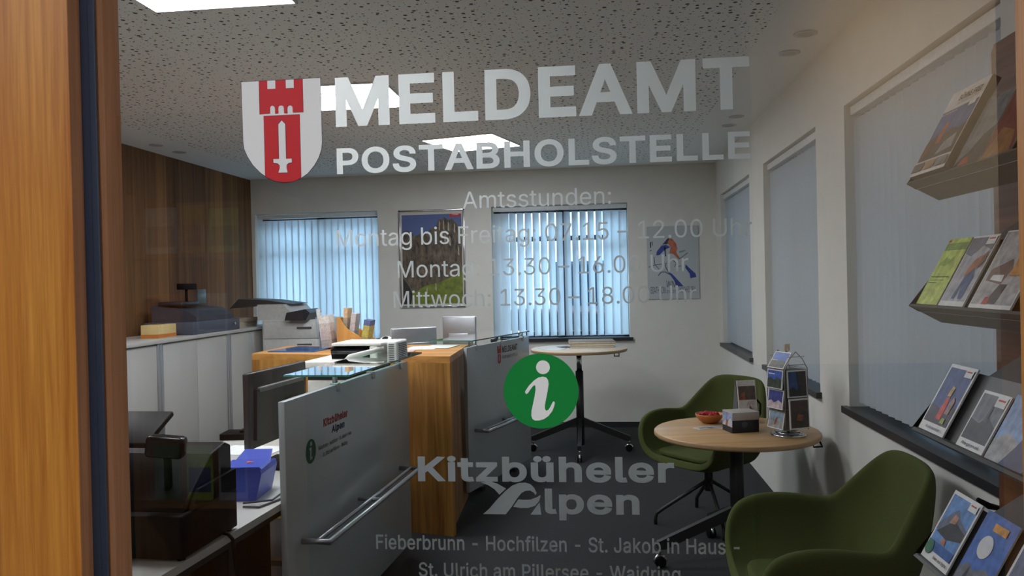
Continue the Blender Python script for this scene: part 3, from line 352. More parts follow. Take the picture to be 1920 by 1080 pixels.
def glyph_contours(ch, bold):
    w, cs = GLYPHS[ch]; P = [[tuple(map(int, q.split(','))) for q in c.split()] for c in cs]
    if bold and P:
        area = lambda c: sum(c[i - 1][0] * c[i][1] - c[i][0] * c[i - 1][1] for i in range(len(c))) / 2
        big = max(P, key=lambda c: abs(area(c))); sg = 1 if area(big) > 0 else -1; d = bold * 500; out = []
        for c in P:
            n = len(c); q = []
            for i in range(n):
                p0, p, p1 = Vector(c[i - 1]), Vector(c[i]), Vector(c[(i + 1) % n])
                e0, e1 = (p - p0).normalized(), (p1 - p).normalized()
                n0, n1 = Vector((e0.y, -e0.x)) * sg, Vector((e1.y, -e1.x)) * sg
                m = n0 + n1; k = max(.6, 1 + n0.dot(n1)); v = p + m * (d / k); q.append((v.x, v.y))
            out.append(q)
        P = out
    return w, P
def text_mesh(name, body, x0, x1, z0, z1, m, parent, bold=0.0, thick=.0003, ref='M', shear=0, place=None):
    """lettering fitted to a box: x0..x1 wide, baseline z0, capital height z1, drawn in x/z facing -y"""
    cs = []; pen = 0
    for ch in body:
        w, P = glyph_contours(ch, bold); cs += [[(x + pen, y) for x, y in c] for c in P]; pen += w + bold * 600
    rz = [p[1] for c in glyph_contours(ref, bold)[1] for p in c]; lo, hi = min(rz), max(rz)
    xs = [p[0] for c in cs for p in c]; a, b = min(xs), max(xs); k, kz = (x1 - x0) / (b - a), (z1 - z0) / (hi - lo)
    V2, E2 = [], []
    for c in cs:
        n0 = len(V2); n = len(c); V2 += [Vector(p) for p in c]; E2 += [(n0 + i, n0 + (i + 1) % n) for i in range(n)]
    vo, _, fo, *_r = delaunay_2d_cdt(V2, E2, [], 0, 1e-4)
    def wind(x, y):
        w = 0
        for c in cs:
            for i in range(len(c)):
                (xa, ya), (xb, yb) = c[i - 1], c[i]
                if (ya <= y) != (yb <= y):
                    t = xa + (y - ya) * (xb - xa) / (yb - ya)
                    if t > x: w += 1 if yb > ya else -1
        return w
    keep = []
    for f in fo:
        x = sum(vo[i][0] for i in f) / len(f); y = sum(vo[i][1] for i in f) / len(f)
        if wind(x, y): keep.append(tuple(f))
    me = bpy.data.meshes.new(name)
    me.from_pydata([(x0 + (p[0] - a) * k + shear * (p[1] - lo) * kz, 0, z0 + (p[1] - lo) * kz) for p in vo], [], keep)
    bm = bmesh.new(); bm.from_mesh(me); bmesh.ops.delete(bm, geom=[v for v in bm.verts if not v.link_faces], context='VERTS')
    for f in bm.faces:
        f.normal_update()
        if f.normal.y > 0: f.normal_flip()
    bm.to_mesh(me); bm.free()
    me.materials.clear(); me.materials.append(m); me.name = name
    o = bpy.data.objects.new(name, me); COL.objects.link(o); o.parent = parent
    if place: o.matrix_local = place
    return o
def flat(b, pts, m, y=0.0):
    """flat printed shape in x/z facing -y"""
    vs = [b.bm.verts.new((p[0], y, p[1])) for p in pts]; f = b.bm.faces.new(vs); f.normal_update()
    if f.normal.y > 0: f.normal_flip()
    f.material_index = b.mi(m)
def circle(cx, cz, r, n=40, rz=None): return [(cx + r * math.cos(2 * PI * k / n), cz + (rz or r) * math.sin(2 * PI * k / n)) for k in range(n)]

# ------------------------------------------------------------------ the setting
XL, XR, YB, YF, ZC = -3.71, 1.17, 8.12, .86, 2.66
b = MB(); b.box(XL - .3, XR + .3, YF - .15, YB + .3, -.1, 0); struct('floor', b, M_CARPET)
b = MB(); b.box(XL - .3, XR + .3, YF - .12, YB + .3, ZC, ZC + .12); struct('ceiling', b, M_CEIL)
WIN_B = [(-3.67, -2.32, .915, 2.29), (-1.11, .29, .915, 2.29)]
WIN_R = [(6.33, 7.80, .87, 2.305), (4.42, 5.80, .87, 2.305), (2.44, 3.92, .87, 2.305)]
b = MB(); xs = [XL - .3] + [v for w in WIN_B for v in w[:2]] + [XR + .3]
for i in range(0, 6, 2): b.box(xs[i], xs[i + 1], YB, YB + .3, 0, ZC)
for w in WIN_B: b.box(w[0], w[1], YB, YB + .3, 0, w[2]); b.box(w[0], w[1], YB, YB + .3, w[3], ZC)
struct('wall_back', b, M_WALL)
b = MB(); ys = [YF - .12] + sorted(v for w in WIN_R for v in w[:2]) + [YB]
for i in range(0, 8, 2): b.box(XR, XR + .3, ys[i], ys[i + 1], 0, ZC)
for w in WIN_R: b.box(XR, XR + .3, w[0], w[1], 0, w[2]); b.box(XR, XR + .3, w[0], w[1], w[3], ZC)
struct('wall_right', b, M_WALL)
b = MB(); b.box(XL - .3, XL, YF - .12, YB, 0, ZC); struct('wall_left', b, M_CLAD)
b = MB(); b.box(XL, -.66, YF - .12, YF, 0, ZC); b.box(.51, XR, YF - .12, YF, 0, ZC); b.box(-.66, .51, YF - .12, YF, 2.12, ZC)
struct('wall_front', b, M_WALL)
b = MB(); b.box(XL, XR, YB - .012, YB, 0, .055); struct('baseboard_back', b, M_SLATE)

def window(n, horiz, w):
    """frame, mullion, pane and stone sill inside an opening"""
    a0, a1, z0, z1 = w; r = struct('window_%d' % n)
    def bx(q, a, b_, d0, d1, zz0, zz1, m=None):
        if horiz: q.box(a, b_, YB + d0, YB + d1, zz0, zz1, m)
        else: q.box(XR + d0, XR + d1, a, b_, zz0, zz1, m)
    f = MB()
    for (p, q2, s0, s1) in ((a0, a0 + .06, z0, z1), (a1 - .06, a1, z0, z1), (a0, a1, z0, z0 + .06), (a0, a1, z1 - .06, z1)): bx(f, p, q2, .2, .26, s0, s1)
    mid = (a0 + a1) / 2; bx(f, mid - .04, mid + .04, .2, .26, z0, z1); bx(f, a0, a1, .2, .26, z1 - .36, z1 - .31)
    f.build('window_frame', C((70, 74, 80), .5), r)
    g = MB(); bx(g, a0 + .05, a1 - .05, .226, .234, z0 + .05, z1 - .05); g.build('window_pane', M_CLEAR, r)
    s = MB(); bx(s, a0 - .03, a1 + .03, -.03, .2, z0 - .03, z0 + .002); s.build('window_sill', M_SLATE, r)
for i, w in enumerate(WIN_B): window(i + 1, True, w)
for i, w in enumerate(WIN_R): window(i + 3, False, w)

# ------------------------------------------------------------------ the door the photograph looks through
def build_door():
    d = struct('door_1'); YG = .80
    f = MB(); f.prism([(-.68, .757, 0), (-.538, .757, 0), (-.551, .7945, 0), (-.551, .85, 0), (-.68, .85, 0)], (0, 0, 2.12)); f.build('door_stile', M_STILE, d)
    f = MB(); f.box(.3965, .51, .757, .8, 0, 2.12); f.box(.435, .51, .8, .85, 0, 2.12); f.build('door_stile', M_STILE, d)
    f = MB(); f.box(-.538, .3965, .757, .85, 1.98, 2.12); f.build('top_rail', M_STILE, d)
    f = MB(); f.box(-.538, .3965, .757, .85, 0, .3); f.build('bottom_rail', M_STILE, d)
    f = MB(); f.prism([(-.5376, .7575, .3), (-.5506, .7947, .3), (-.5536, .7947, .3), (-.5396, .7575, .3)], (0, 0, 1.68)); f.build('rebate', M_STILEDK, d)
    f = MB(); f.box(-.552, -.534, .7946, .7968, .3, 1.98, bevel=.0008); f.box(-.545, -.541, .7938, .795, .3, 1.98); f.build('rubber_gasket', C((44, 56, 74), .6), d)
    f = MB(); f.box(-.551, -.530, .8035, .832, .3, 1.98); f.build('inner_bead', M_STILEDK, d)
    g = MB(); g.box(-.551, .434, YG - .003, YG + .003, .3, 1.98); g.build('glass_pane', M_DOORGLASS, d)
    Y = YG - .0036
    P = Matrix.Translation((0, Y, 0))
    T = lambda nm, body, x0, x1, z0, z1, bold, ref='M', m=M_LETTER: text_mesh(nm, body, x0, x1, z0, z1, m, d, bold, ref=ref, place=P)
    T('lettering', 'MELDEAMT', -.2695, .1495, 1.6655, 1.7165, .026)
    T('lettering', 'POSTABHOLSTELLE', -.2695, .149, 1.6165, 1.6432, .022)
    T('lettering', 'Amtsstunden:', -.138, .0125, 1.5765, 1.5935, 0.0)
    T('lettering', 'Montag bis Freitag: 07.15 – 12.00 Uhr', -.272, .149, 1.541, 1.5585, 0.0)
    T('lettering', 'Montag: 13.30 – 16.00 Uhr', -.2075, .087, 1.5075, 1.5245, 0.0)
    T('lettering', 'Mittwoch: 13.30 – 18.00 Uhr', -.2125, .094, 1.4765, 1.4935, 0.0)
    T('lettering', 'Kitzbüheler', -.191, .069, 1.2972, 1.3228, .027, 'K')
    T('lettering', 'lpen', -.0605, .0342, 1.2648, 1.2905, .027, 'l')
    T('lettering', 'Fieberbrunn - Hochfilzen - St. Jakob in Haus -', -.237, .131, 1.2265, 1.2415, .011, 'F')
    T('lettering', 'St. Ulrich am Pillersee - Waidring', -.1925, .073, 1.1985, 1.2135, .011, 'S')
    # ribbon shaped initial of the second word
    s = MB()
    def W(p): return (-.2146 + (p[0] / 4.5) * .000545, 1.3312 - (p[1] / 4.5) * .000545)
    for poly in ([(733, 288), (812, 276), (880, 300), (948, 338), (890, 390), (850, 345), (800, 312)],
                 [(748, 555), (800, 510), (870, 430), (940, 360), (1000, 312), (1060, 290), (1110, 286), (1155, 300), (1185, 330), (1205, 372), (1195, 392), (1180, 370), (1150, 353), (1110, 356), (1075, 376), (1040, 420), (1000, 480), (965, 525), (940, 555)],
                 [(1005, 490), (1050, 428), (1090, 432), (1150, 430), (1200, 412), (1240, 390), (1225, 440), (1190, 480), (1130, 500), (1060, 500)],
                 [(1150, 555), (1192, 497), (1228, 452), (1240, 555)]): flat(s, [W(p) for p in poly], M_LETTER, Y)
    s.build('ribbon_letter', None, d, recalc=False)
    # round information sticker
    cx, cz, r = -.062, 1.3895, .038; s = MB()
    flat(s, circle(cx, cz, r, 64), C((0, 132, 52), .95, var=0), Y - .0002)
    st = s.build('information_sticker', None, d, recalc=False); st['label'] = 'round green sticker with a white letter i'
    k = .038 / 426; V = lambda p: (cx + (p[0] - 566) * k, cz - (p[1] - 560) * k); s = MB()
    flat(s, [V(p) for p in [(595 + 78 * math.cos(a * PI / 20), 290 + 78 * math.sin(a * PI / 20)) for a in range(40)]], M_FRONT, Y - .0005)
    flat(s, [V(p) for p in [(384, 572), (392, 552), (430, 498), (488, 440), (540, 406), (590, 396), (628, 405), (650, 436), (655, 480), (642, 560), (622, 650), (607, 720), (606, 760), (620, 784), (645, 775), (670, 738), (690, 698), (704, 678), (718, 682), (720, 700), (712, 735), (690, 788), (642, 846), (590, 880), (540, 894), (490, 894), (462, 876), (450, 838), (455, 780), (474, 700), (494, 612), (505, 545), (504, 508), (498, 490), (472, 508), (440, 550), (416, 584), (396, 593)]], M_FRONT, Y - .0005)
    s.build('letter_i', None, st, recalc=False)
    # municipal arms
    k = .086 / 722; SHR = .0415
    V = lambda p: (-.371 + (p[0] - 111) * k, 1.7172 - (p[1] + SHR * (p[0] - 111) - 118) * k)
    side = [(835 - 0, 650), (826, 715), (800, 785), (760, 850), (700, 920), (630, 968), (550, 995), (475, 1003), (400, 990), (330, 960), (265, 915), (200, 850), (152, 775), (124, 710), (116, 650)]
    full = [(111, 118), (833, 88)] + side
    cx_, cy_ = 474, 500
    big = [(cx_ + (x - cx_) * 1.012, cy_ + (y - cy_) * 1.01) for x, y in full]
    red = C((206, 34, 38), .5, var=0); navy = C((50, 42, 70), .5, var=0); s = MB()
    flat(s, [V(p) for p in big], navy, Y); flat(s, [V(p) for p in full], M_FRONT, Y - .0002)
    em = s.build('coat_of_arms', None, d, recalc=False); em['label'] = 'shield with red tower and white sword'
    s = MB()
    def grow(poly, q):
        mx = sum(p[0] for p in poly) / len(poly); my = sum(p[1] for p in poly) / len(poly)
        return [(x + (q if x > mx else -q), y + (q if y > my else -q)) for x, y in poly]
    t = [(274, 112), (350, 109), (350, 184), (426, 181), (426, 106), (516, 102), (516, 178), (592, 175), (592, 99), (672, 96), (672, 385)]
    def arch(x0, x1):
        xm = (x0 + x1) / 2; rr = (x1 - x0) / 2; return [(x1, 392), (x1, 348)] + [(xm + rr * math.cos(a), 348 - rr * math.sin(a)) for a in (.5, 1., PI / 2, 2.1, 2.6)] + [(x0, 348), (x0, 395)]
    t += [(577, 388)] + arch(527, 576)[1:] + [(497, 393)] + arch(447, 496)[1:] + [(418, 397)] + arch(372, 417)[1:] + [(274, 403)]
    flat(s, [V(p) for p in grow(t, 2.5)], navy, Y - .0003); flat(s, [V(p) for p in t], red, Y - .0004)
    lo = [(311, 420), (638, 406), (638, 958), (600, 980), (550, 995), (475, 1001), (400, 990), (340, 964), (311, 948)]
    flat(s, [V(p) for p in grow(lo, 2.5)], navy, Y - .0003); flat(s, [V(p) for p in lo], red, Y - .0004)
    s.build('red_tower', None, em, recalc=False)
    sw = [(443, 492), (474, 458), (506, 490), (506, 795), (558, 793), (558, 826), (530, 830), (512, 846), (508, 870), (518, 915), (433, 917), (446, 880), (446, 852), (430, 836), (390, 830), (390, 798), (443, 796)]
    s = MB(); flat(s, [V(p) for p in grow(sw, 4)], navy, Y - .0005); flat(s, [V(p) for p in sw], M_FRONT, Y - .0006); s.build('white_sword', None, em, recalc=False)
build_door()

# ------------------------------------------------------------------ corridor on the camera's side (seen mirrored in the glass)
b = MB(); b.box(-4.3, 2.6, -2.5, .71, -.1, 0); struct('floor_corridor', b, C((196, 188, 176), .5, name='pale_stone_tile', var=.08, scale=6))
b = MB(); b.box(-4.3, 2.6, -2.5, .74, 2.42, 2.54); struct('ceiling_corridor', b, C((214, 208, 198), .9, var=.02))
b = MB(); b.box(-4.3, 2.6, -2.42, -2.3, 0, 2.42); struct('wall_corridor_back', b, C((44, 39, 35), .9, var=.06, scale=5))
b = MB(); b.box(.49, 2.5, -1.35, -1.0, 0, 2.42); struct('wall_corridor_pier', b, C((208, 186, 154), .9, var=.03, scale=5))  # pier placed and shaped so its reflection veils the right of the glass
b = MB(); b.box(.475, 2.49, -1.0, -.985, 0, 1.22); b.box(.475, .49, -1.35, -.985, 0, 1.22); struct('pier_veil_stop', b, C((40, 32, 26), .6, name='veil_stop_brown', var=.1))  # dark cover added so the lower right glass mirrors little light
b = MB(); b.box(-4.3, -4.18, -2.3, .74, 0, 2.42); b.box(2.5, 2.62, -2.3, .74, 0, 2.42); struct('wall_corridor_side', b, C((176, 158, 134), .9, var=.04, scale=5))
b = MB(); b.box(-4.2, -.66, .71, .74, 0, 2.42); b.box(.51, 2.5, .71, .74, 0, 2.42); b.box(-.66, .51, .71, .74, 2.12, 2.54); struct('wall_corridor_door', b, M_WALL)
for i, (x, y) in enumerate(((-1.35, -.25), (-.15, -.35), (1.2, -.2))):  # unseen lamps, kept out of the mirrored view, light the door front
    t = thing('corridor_downlight', 'unseen round downlight in the corridor ceiling that lights the door front', 'ceiling light', (x, y, 2.42), group='corridor downlights')
    q = MB(); q.lathe([(.13, 0), (.13, -.006), (.105, -.012), (.105, -.003)]); q.build('trim_ring', M_ALU, t)
    q = MB(); q.cyl((0, 0, -.002), (0, 0, -.007), .104); q.build('lens', C((232, 240, 255), .4, emit=CORR_E, name='downlight_lens'), t)

t = thing('pier_veil_lamp', 'added warm spotlight, unseen, washing the corridor pier so its reflection veils the glass', 'spotlight', (.72, -.32, 2.42))  # added lamp: brightens the pier for a warm veil in the glass
q = MB(); q.cyl((0, 0, 0), (0, 0, -.02), .045); q.cyl((0, 0, -.02), (0, 0, -.05), .008); q.build('ceiling_mount', M_ALU, t)
q = MB(); q.lathe([(.012, .05), (.032, .045), (.036, -.03), (.03, -.03), (.028, .02)], seg=24); o = q.build('lamp_head', M_ALU, t); o.location = (0, 0, -.085); o.rotation_euler = (-1.0, 0, .42)
ld = bpy.data.lights.new('spot', 'SPOT'); ld.energy = 40; ld.color = (1.0, .84, .64); ld.spot_size = 1.7; ld.spot_blend = 1; ld.shadow_soft_size = .03
lo_ = bpy.data.objects.new('lamp_light', ld); COL.objects.link(lo_); lo_.parent = t; lo_.location = (.012, -.03, -.11)
lo_.rotation_euler = Vector((.42, -.68, -.08)).to_track_quat('-Z', 'Y').to_euler()

# ------------------------------------------------------------------ ceiling lights
M_LED = C((244, 249, 255), .4, emit=PANEL_E, name='led_diffuser')
def led(x, y, rz, w, label):
    t = thing('ceiling_light', label, 'ceiling light', (x, y, ZC), rz, 'square ceiling panels')
    q = MB()
    h = w / 2
    for a in ((-h, h, -h, -h + .008), (-h, h, h - .008, h), (-h, -h + .008, -h, h), (h - .008, h, -h, h)): q.box(*a, -.012, 0)
    q.build('frame', C((230, 230, 228), .4), t)
    q = MB(); q.box(-h + .008, h - .008, -h + .008, h - .008, -.009, -.001); q.build('diffuser', M_LED, t)
led(-1.50, 2.79, 0, .61, 'square white ceiling panel nearest the door, cut by the top of the photo')
led(-1.50, 4.69, 0, .62, 'square white ceiling panel behind the letters M and E of the door')
led(-1.02, 6.42, -.27, .62, 'turned square ceiling panel farthest back, above the small lettering')
led(-3.0, 3.6, 0, .62, 'added ceiling panel over the left cabinets, unseen, more light from the left')  # extra panel added out of view to light the room from the left
def spot(x, y, label):
    t = thing('recessed_spotlight', label, 'spotlight', (x, y, ZC), 0, 'unlit recessed spotlights')
    q = MB(); q.lathe([(.055, 0), (.055, -.004), (.04, -.006), (.036, -.001)], seg=28); q.build('bezel', C((205, 202, 196), .5, metal=.3), t)
    q = MB(); q.cyl((0, 0, -.0005), (0, 0, -.0035), .035); q.build('lens', C((168, 164, 158), .3), t)
spot(1.0, 3.92, 'unlit ceiling spot above the large right window, nearer of the pair')
spot(1.0, 4.24, 'unlit ceiling spot above the large right window, farther of the pair')
spot(1.0, 5.84, 'unlit ceiling spot by the last door letters, nearer of the pair')
spot(1.0, 6.17, 'unlit ceiling spot by the last door letters, farther of the pair')
spot(-3.5, 5.96, 'unlit round spot above the wood cladding, nearer of the pair')
spot(-3.5, 6.31, 'unlit round spot above the wood cladding, farther of the pair')

# ------------------------------------------------------------------ vertical blinds
M_VANE = vane_mat('blind_fabric', (226, 230, 232), .5)
def blind(label, horiz, w, step, ang, n=None):
    off = .075 if horiz else .048
    a0, a1, z0, z1 = w; L_ = a1 - a0
    if horiz: t = thing('vertical_blind', label, 'blind', (a0, YB + off, z0), 0, 'vertical blinds')
    else: t = thing('vertical_blind', label, 'blind', (XR + off, a1, z0), -PI / 2, 'vertical blinds')
    q = MB(); q.box(.008, L_ - .008, -.022, .022, z1 - z0 - .05, z1 - z0 - .008, bevel=.003); q.build('head_rail', C((222, 222, 220), .4), t)
    n = n or int((L_ - .05) / step); hgt = z1 - z0 - .068
    for k in range(n):
        x = .05 + (L_ - .1) * k / (n - 1)
        a = ang(k, n) if callable(ang) else ang
        v = MB(); wv = .0445; pts = []
        N_ = 6
        top = []; bot = []
        for j in range(N_ + 1):
            u = -wv + 2 * wv * j / N_; c = .005 * (1 - (u / wv) ** 2)
            px, py = u * math.cos(a) - c * math.sin(a), u * math.sin(a) + c * math.cos(a)
            bot.append(v.bm.verts.new((px, py, .022))); top.append(v.bm.verts.new((px, py, hgt)))
        for j in range(N_):
            f = v.bm.faces.new((bot[j], bot[j + 1], top[j + 1], top[j])); f.smooth = True
        o = v.build('vane', M_VANE, t, recalc=False); o.location = (x, 0, 0)
    for k in range(n):
        pass
    q = MB(); q.tube([(.05, .004, .03), (L_ / 2, .004, .026), (L_ - .05, .004, .03)], .0012, seg=5); q.build('bead_chain', C((200, 200, 200), .5), t)
blind('closed pale blue blind in the left back window, beside the wood cladding', True, WIN_B[0], .072, .09)
blind('half open pale blue blind with daylight between its slats, in the middle back window', True, WIN_B[1], .0775, lambda k, n: .78 if 1 < k < n - 3 else .4)
blind('closed blind of the narrow far right window next to the back corner', False, WIN_R[0], .074, .1)
blind('closed blind of the right wall window behind the postcard stand', False, WIN_R[1], .074, .1)
blind('closed blind of the large right window next to the leaflet rack', False, WIN_R[2], .074, .12)

# ------------------------------------------------------------------ pictures on the back wall
def poster_mountain():
    t = thing('framed_poster', 'silver framed poster of a rocky mountain above a green meadow on the back wall', 'poster', (-2.09, YB, 1.26))
    w, h = .70, 1.02; q = MB()
    for a in ((0, .018, 0, h), (w - .018, w, 0, h), (0, w, 0, .018), (0, w, h - .018, h)): q.box(a[0], a[1], -.022, 0, a[2], a[3], bevel=.003)
    q.build('frame', M_CHROME, t)
    s = MB(); s.box(.018, w - .018, -.009, -.001, .018, h - .018, C((206, 204, 196), .5, var=0))
    m, nt, bs = newmat('mountain_print'); N, L = nt.nodes, nt.links
    tc = N.new('ShaderNodeTexCoord'); n = N.new('ShaderNodeTexNoise'); n.inputs['Scale'].default_value = 14; n.inputs['Detail'].default_value = 8; n.inputs['Roughness'].default_value = .7
    mp = N.new('ShaderNodeMapping'); mp.inputs['Scale'].default_value = (1.6, 1, .7); L.new(tc.outputs['Object'], mp.inputs[0]); L.new(mp.outputs[0], n.inputs['Vector'])
    cr = N.new('ShaderNodeValToRGB'); e = cr.color_ramp.elements; e[0].position = .35; e[0].color = rgb((40, 36, 34)); e[1].position = .68; e[1].color = rgb((128, 112, 90)); L.new(n.outputs['Fac'], cr.inputs[0]); L.new(cr.outputs[0], bs.inputs['Base Color'])
    W = lambda u, v: (.032 + u * (w - .064), .035 + v * (h - .085))
    flat(s, [W(*p) for p in ((0, 0), (1, 0), (1, 1), (0, 1))], C((84, 102, 152), .5, var=.12, scale=3), -.0092)
    flat(s, [W(*p) for p in ((0, .12), (0, .80), (.08, .83), (.15, .81), (.22, .76), (.32, .79), (.44, .80), (.5, .85), (.58, .86), (.62, .95), (.67, .93), (.71, .97), (.78, .93), (.84, .95), (.9, .9), (.96, .86), (1, .84), (1, .1))], m, -.0096)
    g = C((112, 124, 44), .6, var=.35, scale=18)
    flat(s, [W(*p) for p in ((.12, .05), (.15, .12), (.4, .21), (.62, .24), (.8, .29), (1, .36), (1, 0), (.1, 0))], g, -.01)
    flat(s, [W(*p) for p in ((0, 0), (.12, 0), (.16, .1), (.1, .2), (0, .3))], C((40, 42, 34), .6, var=.3, scale=30), -.0102)
    lt = C((176, 164, 140), .6, var=.25, scale=40)
    for (u, v, hh) in ((.63, .83, .1), (.70, .84, .1), (.78, .82, .1), (.88, .8, .1), (.72, .7, .08), (.8, .66, .1), (.94, .55, .1), (.55, .16, .08), (.4, .13, .06), (.67, .75, .07)):
        flat(s, [W(u - .012, v), W(u + .014, v - .02), W(u + .012, v + hh * .7), W(u - .004, v + hh)], lt, -.0104)
    flat(s, [W(.80, .965), W(.99, .965), W(.99, 1.0), W(.80, 1.0)], C((190, 40, 48), .5, var=0), -.0106)
    s.build('print', None, t, recalc=False)
    text_mesh('logo_lettering', 'Tirol', .565, .635, .955, .973, C((235, 225, 220), .5, var=0), t, .01, ref='T', shear=.2, place=Matrix.Translation((0, -.0112, 0)))
poster_mountain()
def poster_ski():
    t = thing('ski_poster', 'pale poster with a sketched blue and orange skier, right of the middle back window', 'poster', (.477, YB, 1.30))
    w, h = .51, .735; s = MB(); s.box(0, w, -.016, 0, 0, h, C((188, 194, 196), .45, var=.02))
    W = lambda p: ((p[0] - 168) / 532 * w, h - (p[1] - 135) / 735 * h)
    blue, dk, org, gn = C((58, 76, 150), .6, var=.2), C((60, 62, 92), .6, var=.1), C((190, 112, 84), .6, var=.2), C((120, 150, 140), .6, var=.1)
    Y = -.0163
    for poly, m in (([(262, 430), (270, 390), (320, 330), (370, 325), (412, 350), (360, 370), (330, 395), (300, 425)], blue), ([(330, 320), (385, 260), (400, 258), (380, 320)], dk),
                    ([(385, 262), (430, 262), (470, 310), (485, 370), (470, 400), (510, 465), (490, 470), (440, 420), (400, 410), (415, 345), (380, 310)], org), ([(450, 275), (485, 360), (470, 330)], dk),
                    ([(380, 600), (420, 615), (540, 745), (470, 748), (440, 680)], blue), ([(565, 525), (600, 560), (665, 620), (675, 655), (610, 668), (605, 620), (562, 560)], blue),
                    ([(345, 350), (360, 345), (368, 440), (356, 440)], dk), ([(196, 385), (215, 378), (214, 372), (196, 378)], dk), ([(200, 300), (216, 284), (212, 350), (200, 352)], dk), ([(222, 290), (228, 286), (232, 330), (226, 330)], dk),
                    ([(500, 395), (560, 380), (570, 390), (510, 410)], gn)): flat(s, [W(p) for p in poly], m, Y)
    def stroke(pts, wd, m=dk):
        for a, c in zip(pts, pts[1:]):
            d = Vector((c[0] - a[0], c[1] - a[1])); n_ = Vector((-d.y, d.x)).normalized() * wd
            flat(s, [W((a[0] + n_.x, a[1] + n_.y)), W((c[0] + n_.x, c[1] + n_.y)), W((c[0] - n_.x, c[1] - n_.y)), W((a[0] - n_.x, a[1] - n_.y))], m, Y - .0002)
    stroke([(180, 548), (250, 525), (350, 512)], 3); stroke([(240, 440), (248, 520), (290, 570)], 3); stroke([(280, 635), (310, 600), (350, 597), (400, 625)], 4)
    stroke([(365, 505), (360, 550), (385, 600)], 4); stroke([(430, 480), (470, 510), (450, 550)], 3); stroke([(495, 475), (590, 410)], 3); stroke([(480, 545), (520, 540)], 3)
    s.build('print', None, t, recalc=False)
    P = Matrix.Translation((0, Y - .0004, 0)); q = lambda nm, s_, a, c, z0, z1, bo=.0: text_mesh(nm, s_, W((a, 0))[0], W((c, 0))[0], W((0, z0))[1], W((0, z1))[1], dk, t, bo, ref='H', place=P)
    q('poster_lettering', 'WM', 362, 468, 755, 690); q('poster_lettering', 'BIATHLON', 200, 352, 815, 748); q('poster_lettering', '2005', 362, 468, 812, 782); q('poster_lettering', 'HOCHFILZEN', 500, 660, 808, 750)
poster_ski()

# ------------------------------------------------------------------ cabinets along the wood wall
XC = -3.2
for i, (y0, y1, lab) in enumerate(((4.36, 5.43, 'white sideboard unit at the left edge, nearest the door'), (5.43, 6.50, 'middle white sideboard unit under the grey cash machine'), (6.50, 7.47, 'farthest white sideboard unit, ending at the copier'))):
    t = thing('sideboard', lab, 'cabinet', (XL + .03, y0, 0), 0, 'white sideboards along the wood wall'); w = y1 - y0 - .004; d = XC - XL - .03
    q = MB(); q.box(.0, d - .022, 0, w, .08, 1.112); q.box(.02, d - .05, .02, w - .02, 0, .08, M_BLACK); q.mats.insert(0, M_WHITE) if M_WHITE not in q.mats else None
    for f in q.bm.faces: f.material_index = 1 if f.calc_center_median().z < .075 else 0
    q.mats = [M_WHITE, M_BLACK]; q.build('body', None, t)
    for a, c in ((.038, w / 2 - .002), (w / 2 + .002, w - .038)):
        q = MB(); q.box(d - .022, d - .002, a, c, .1, 1.105, bevel=.002); q.build('sliding_door', M_WHITE, t)
    for a in (.004, w - .032):
        q = MB(); q.box(d - .022, d + .004, a - .004, a + .032, .09, 1.11, bevel=.002); q.build('grip_strip', M_ALU, t)
b = MB(); b.box(XL + .03, XC + .02, 4.3, 7.49, 1.1125, 1.14, bevel=.002)
tag(b.build('worktop', M_WHITE), 'long white worktop over the sideboards along the wood wall', 'worktop')

def cash_machine():
    t = thing('cash_machine', 'grey cash machine with a raised display on the sideboard worktop', 'cash register', (-3.62, 5.92, 1.1405))
    q = MB(); q.box(0, .42, 0, .80, 0, .10, bevel=.006); q.build('cash_drawer', C((74, 80, 96), .45), t)
    q = MB(); q.cyl((.42, .7, .055), (.428, .7, .055), .012, m=M_CHROME); q.build('drawer_lock', None, t)
    q = MB(); q.prism([(.02, .08, .1), (.40, .08, .1), (.40, .08, .14), (.30, .08, .20), (.02, .08, .23)], (0, .64, 0)); q.build('housing', C((58, 62, 74), .5), t)
    q = MB(); q.box(.05, .26, .12, .40, .23, .262, bevel=.01); q.build('receipt_cover', C((40, 42, 50), .45), t)
    q = MB(); q.cyl((.2, .3, .25), (.2, .3, .36), .012); q.build('display_pole', M_BLACK, t)
    q = MB(); q.box(.17, .23, .2, .42, .36, .41, bevel=.006, rot=None); q.build('customer_display', M_BLACK, t)
    q = MB(); q.box(.2, .215, .46, .60, .235, .36, C((70, 84, 84), .3), bevel=.004); q.build('keypad_screen', None, t)
cash_machine()
def small_box():
    t = thing('tissue_box', 'small cream and orange cardboard box at the left end of the worktop', 'box', (-3.42, 5.55, 1.1405))
    q = MB(); q.box(0, .14, 0, .25, 0, .1, C((214, 190, 132), .6), bevel=.003); q.box(-.0005, .1405, -.0005, .2505, .004, .03, C((196, 116, 52), .6)); q.build('carton', None, t)
    q = MB(); q.box(.05, .09, .06, .19, .098, .1015); q.build('opening', C((120, 90, 60), .6), t)
small_box()
def paper_pile():
    for i, (x, y, z, w, l, h, rz, c, lab) in enumerate(((-3.6, 6.9, 1.1405, .30, .42, .05, .05, (196, 184, 164), 'lower stack of paper on the sideboard worktop beside the copier'), (-3.58, 6.92, 1.191, .28, .38, .035, -.1, (176, 160, 138), 'upper tan folder stack on the paper by the copier'))):
        t = thing('paper_stack', lab, 'paper stack', (x, y, z), rz, 'papers on the sideboard'); q = MB()
        n = 5
        for k in range(n): q.box(R.uniform(0, .008), w + R.uniform(0, .008), R.uniform(0, .01), l + R.uniform(0, .01), h * k / n, h * (k + 1) / n - .001)
        q.build('sheets', C(c, .8), t)
paper_pile()
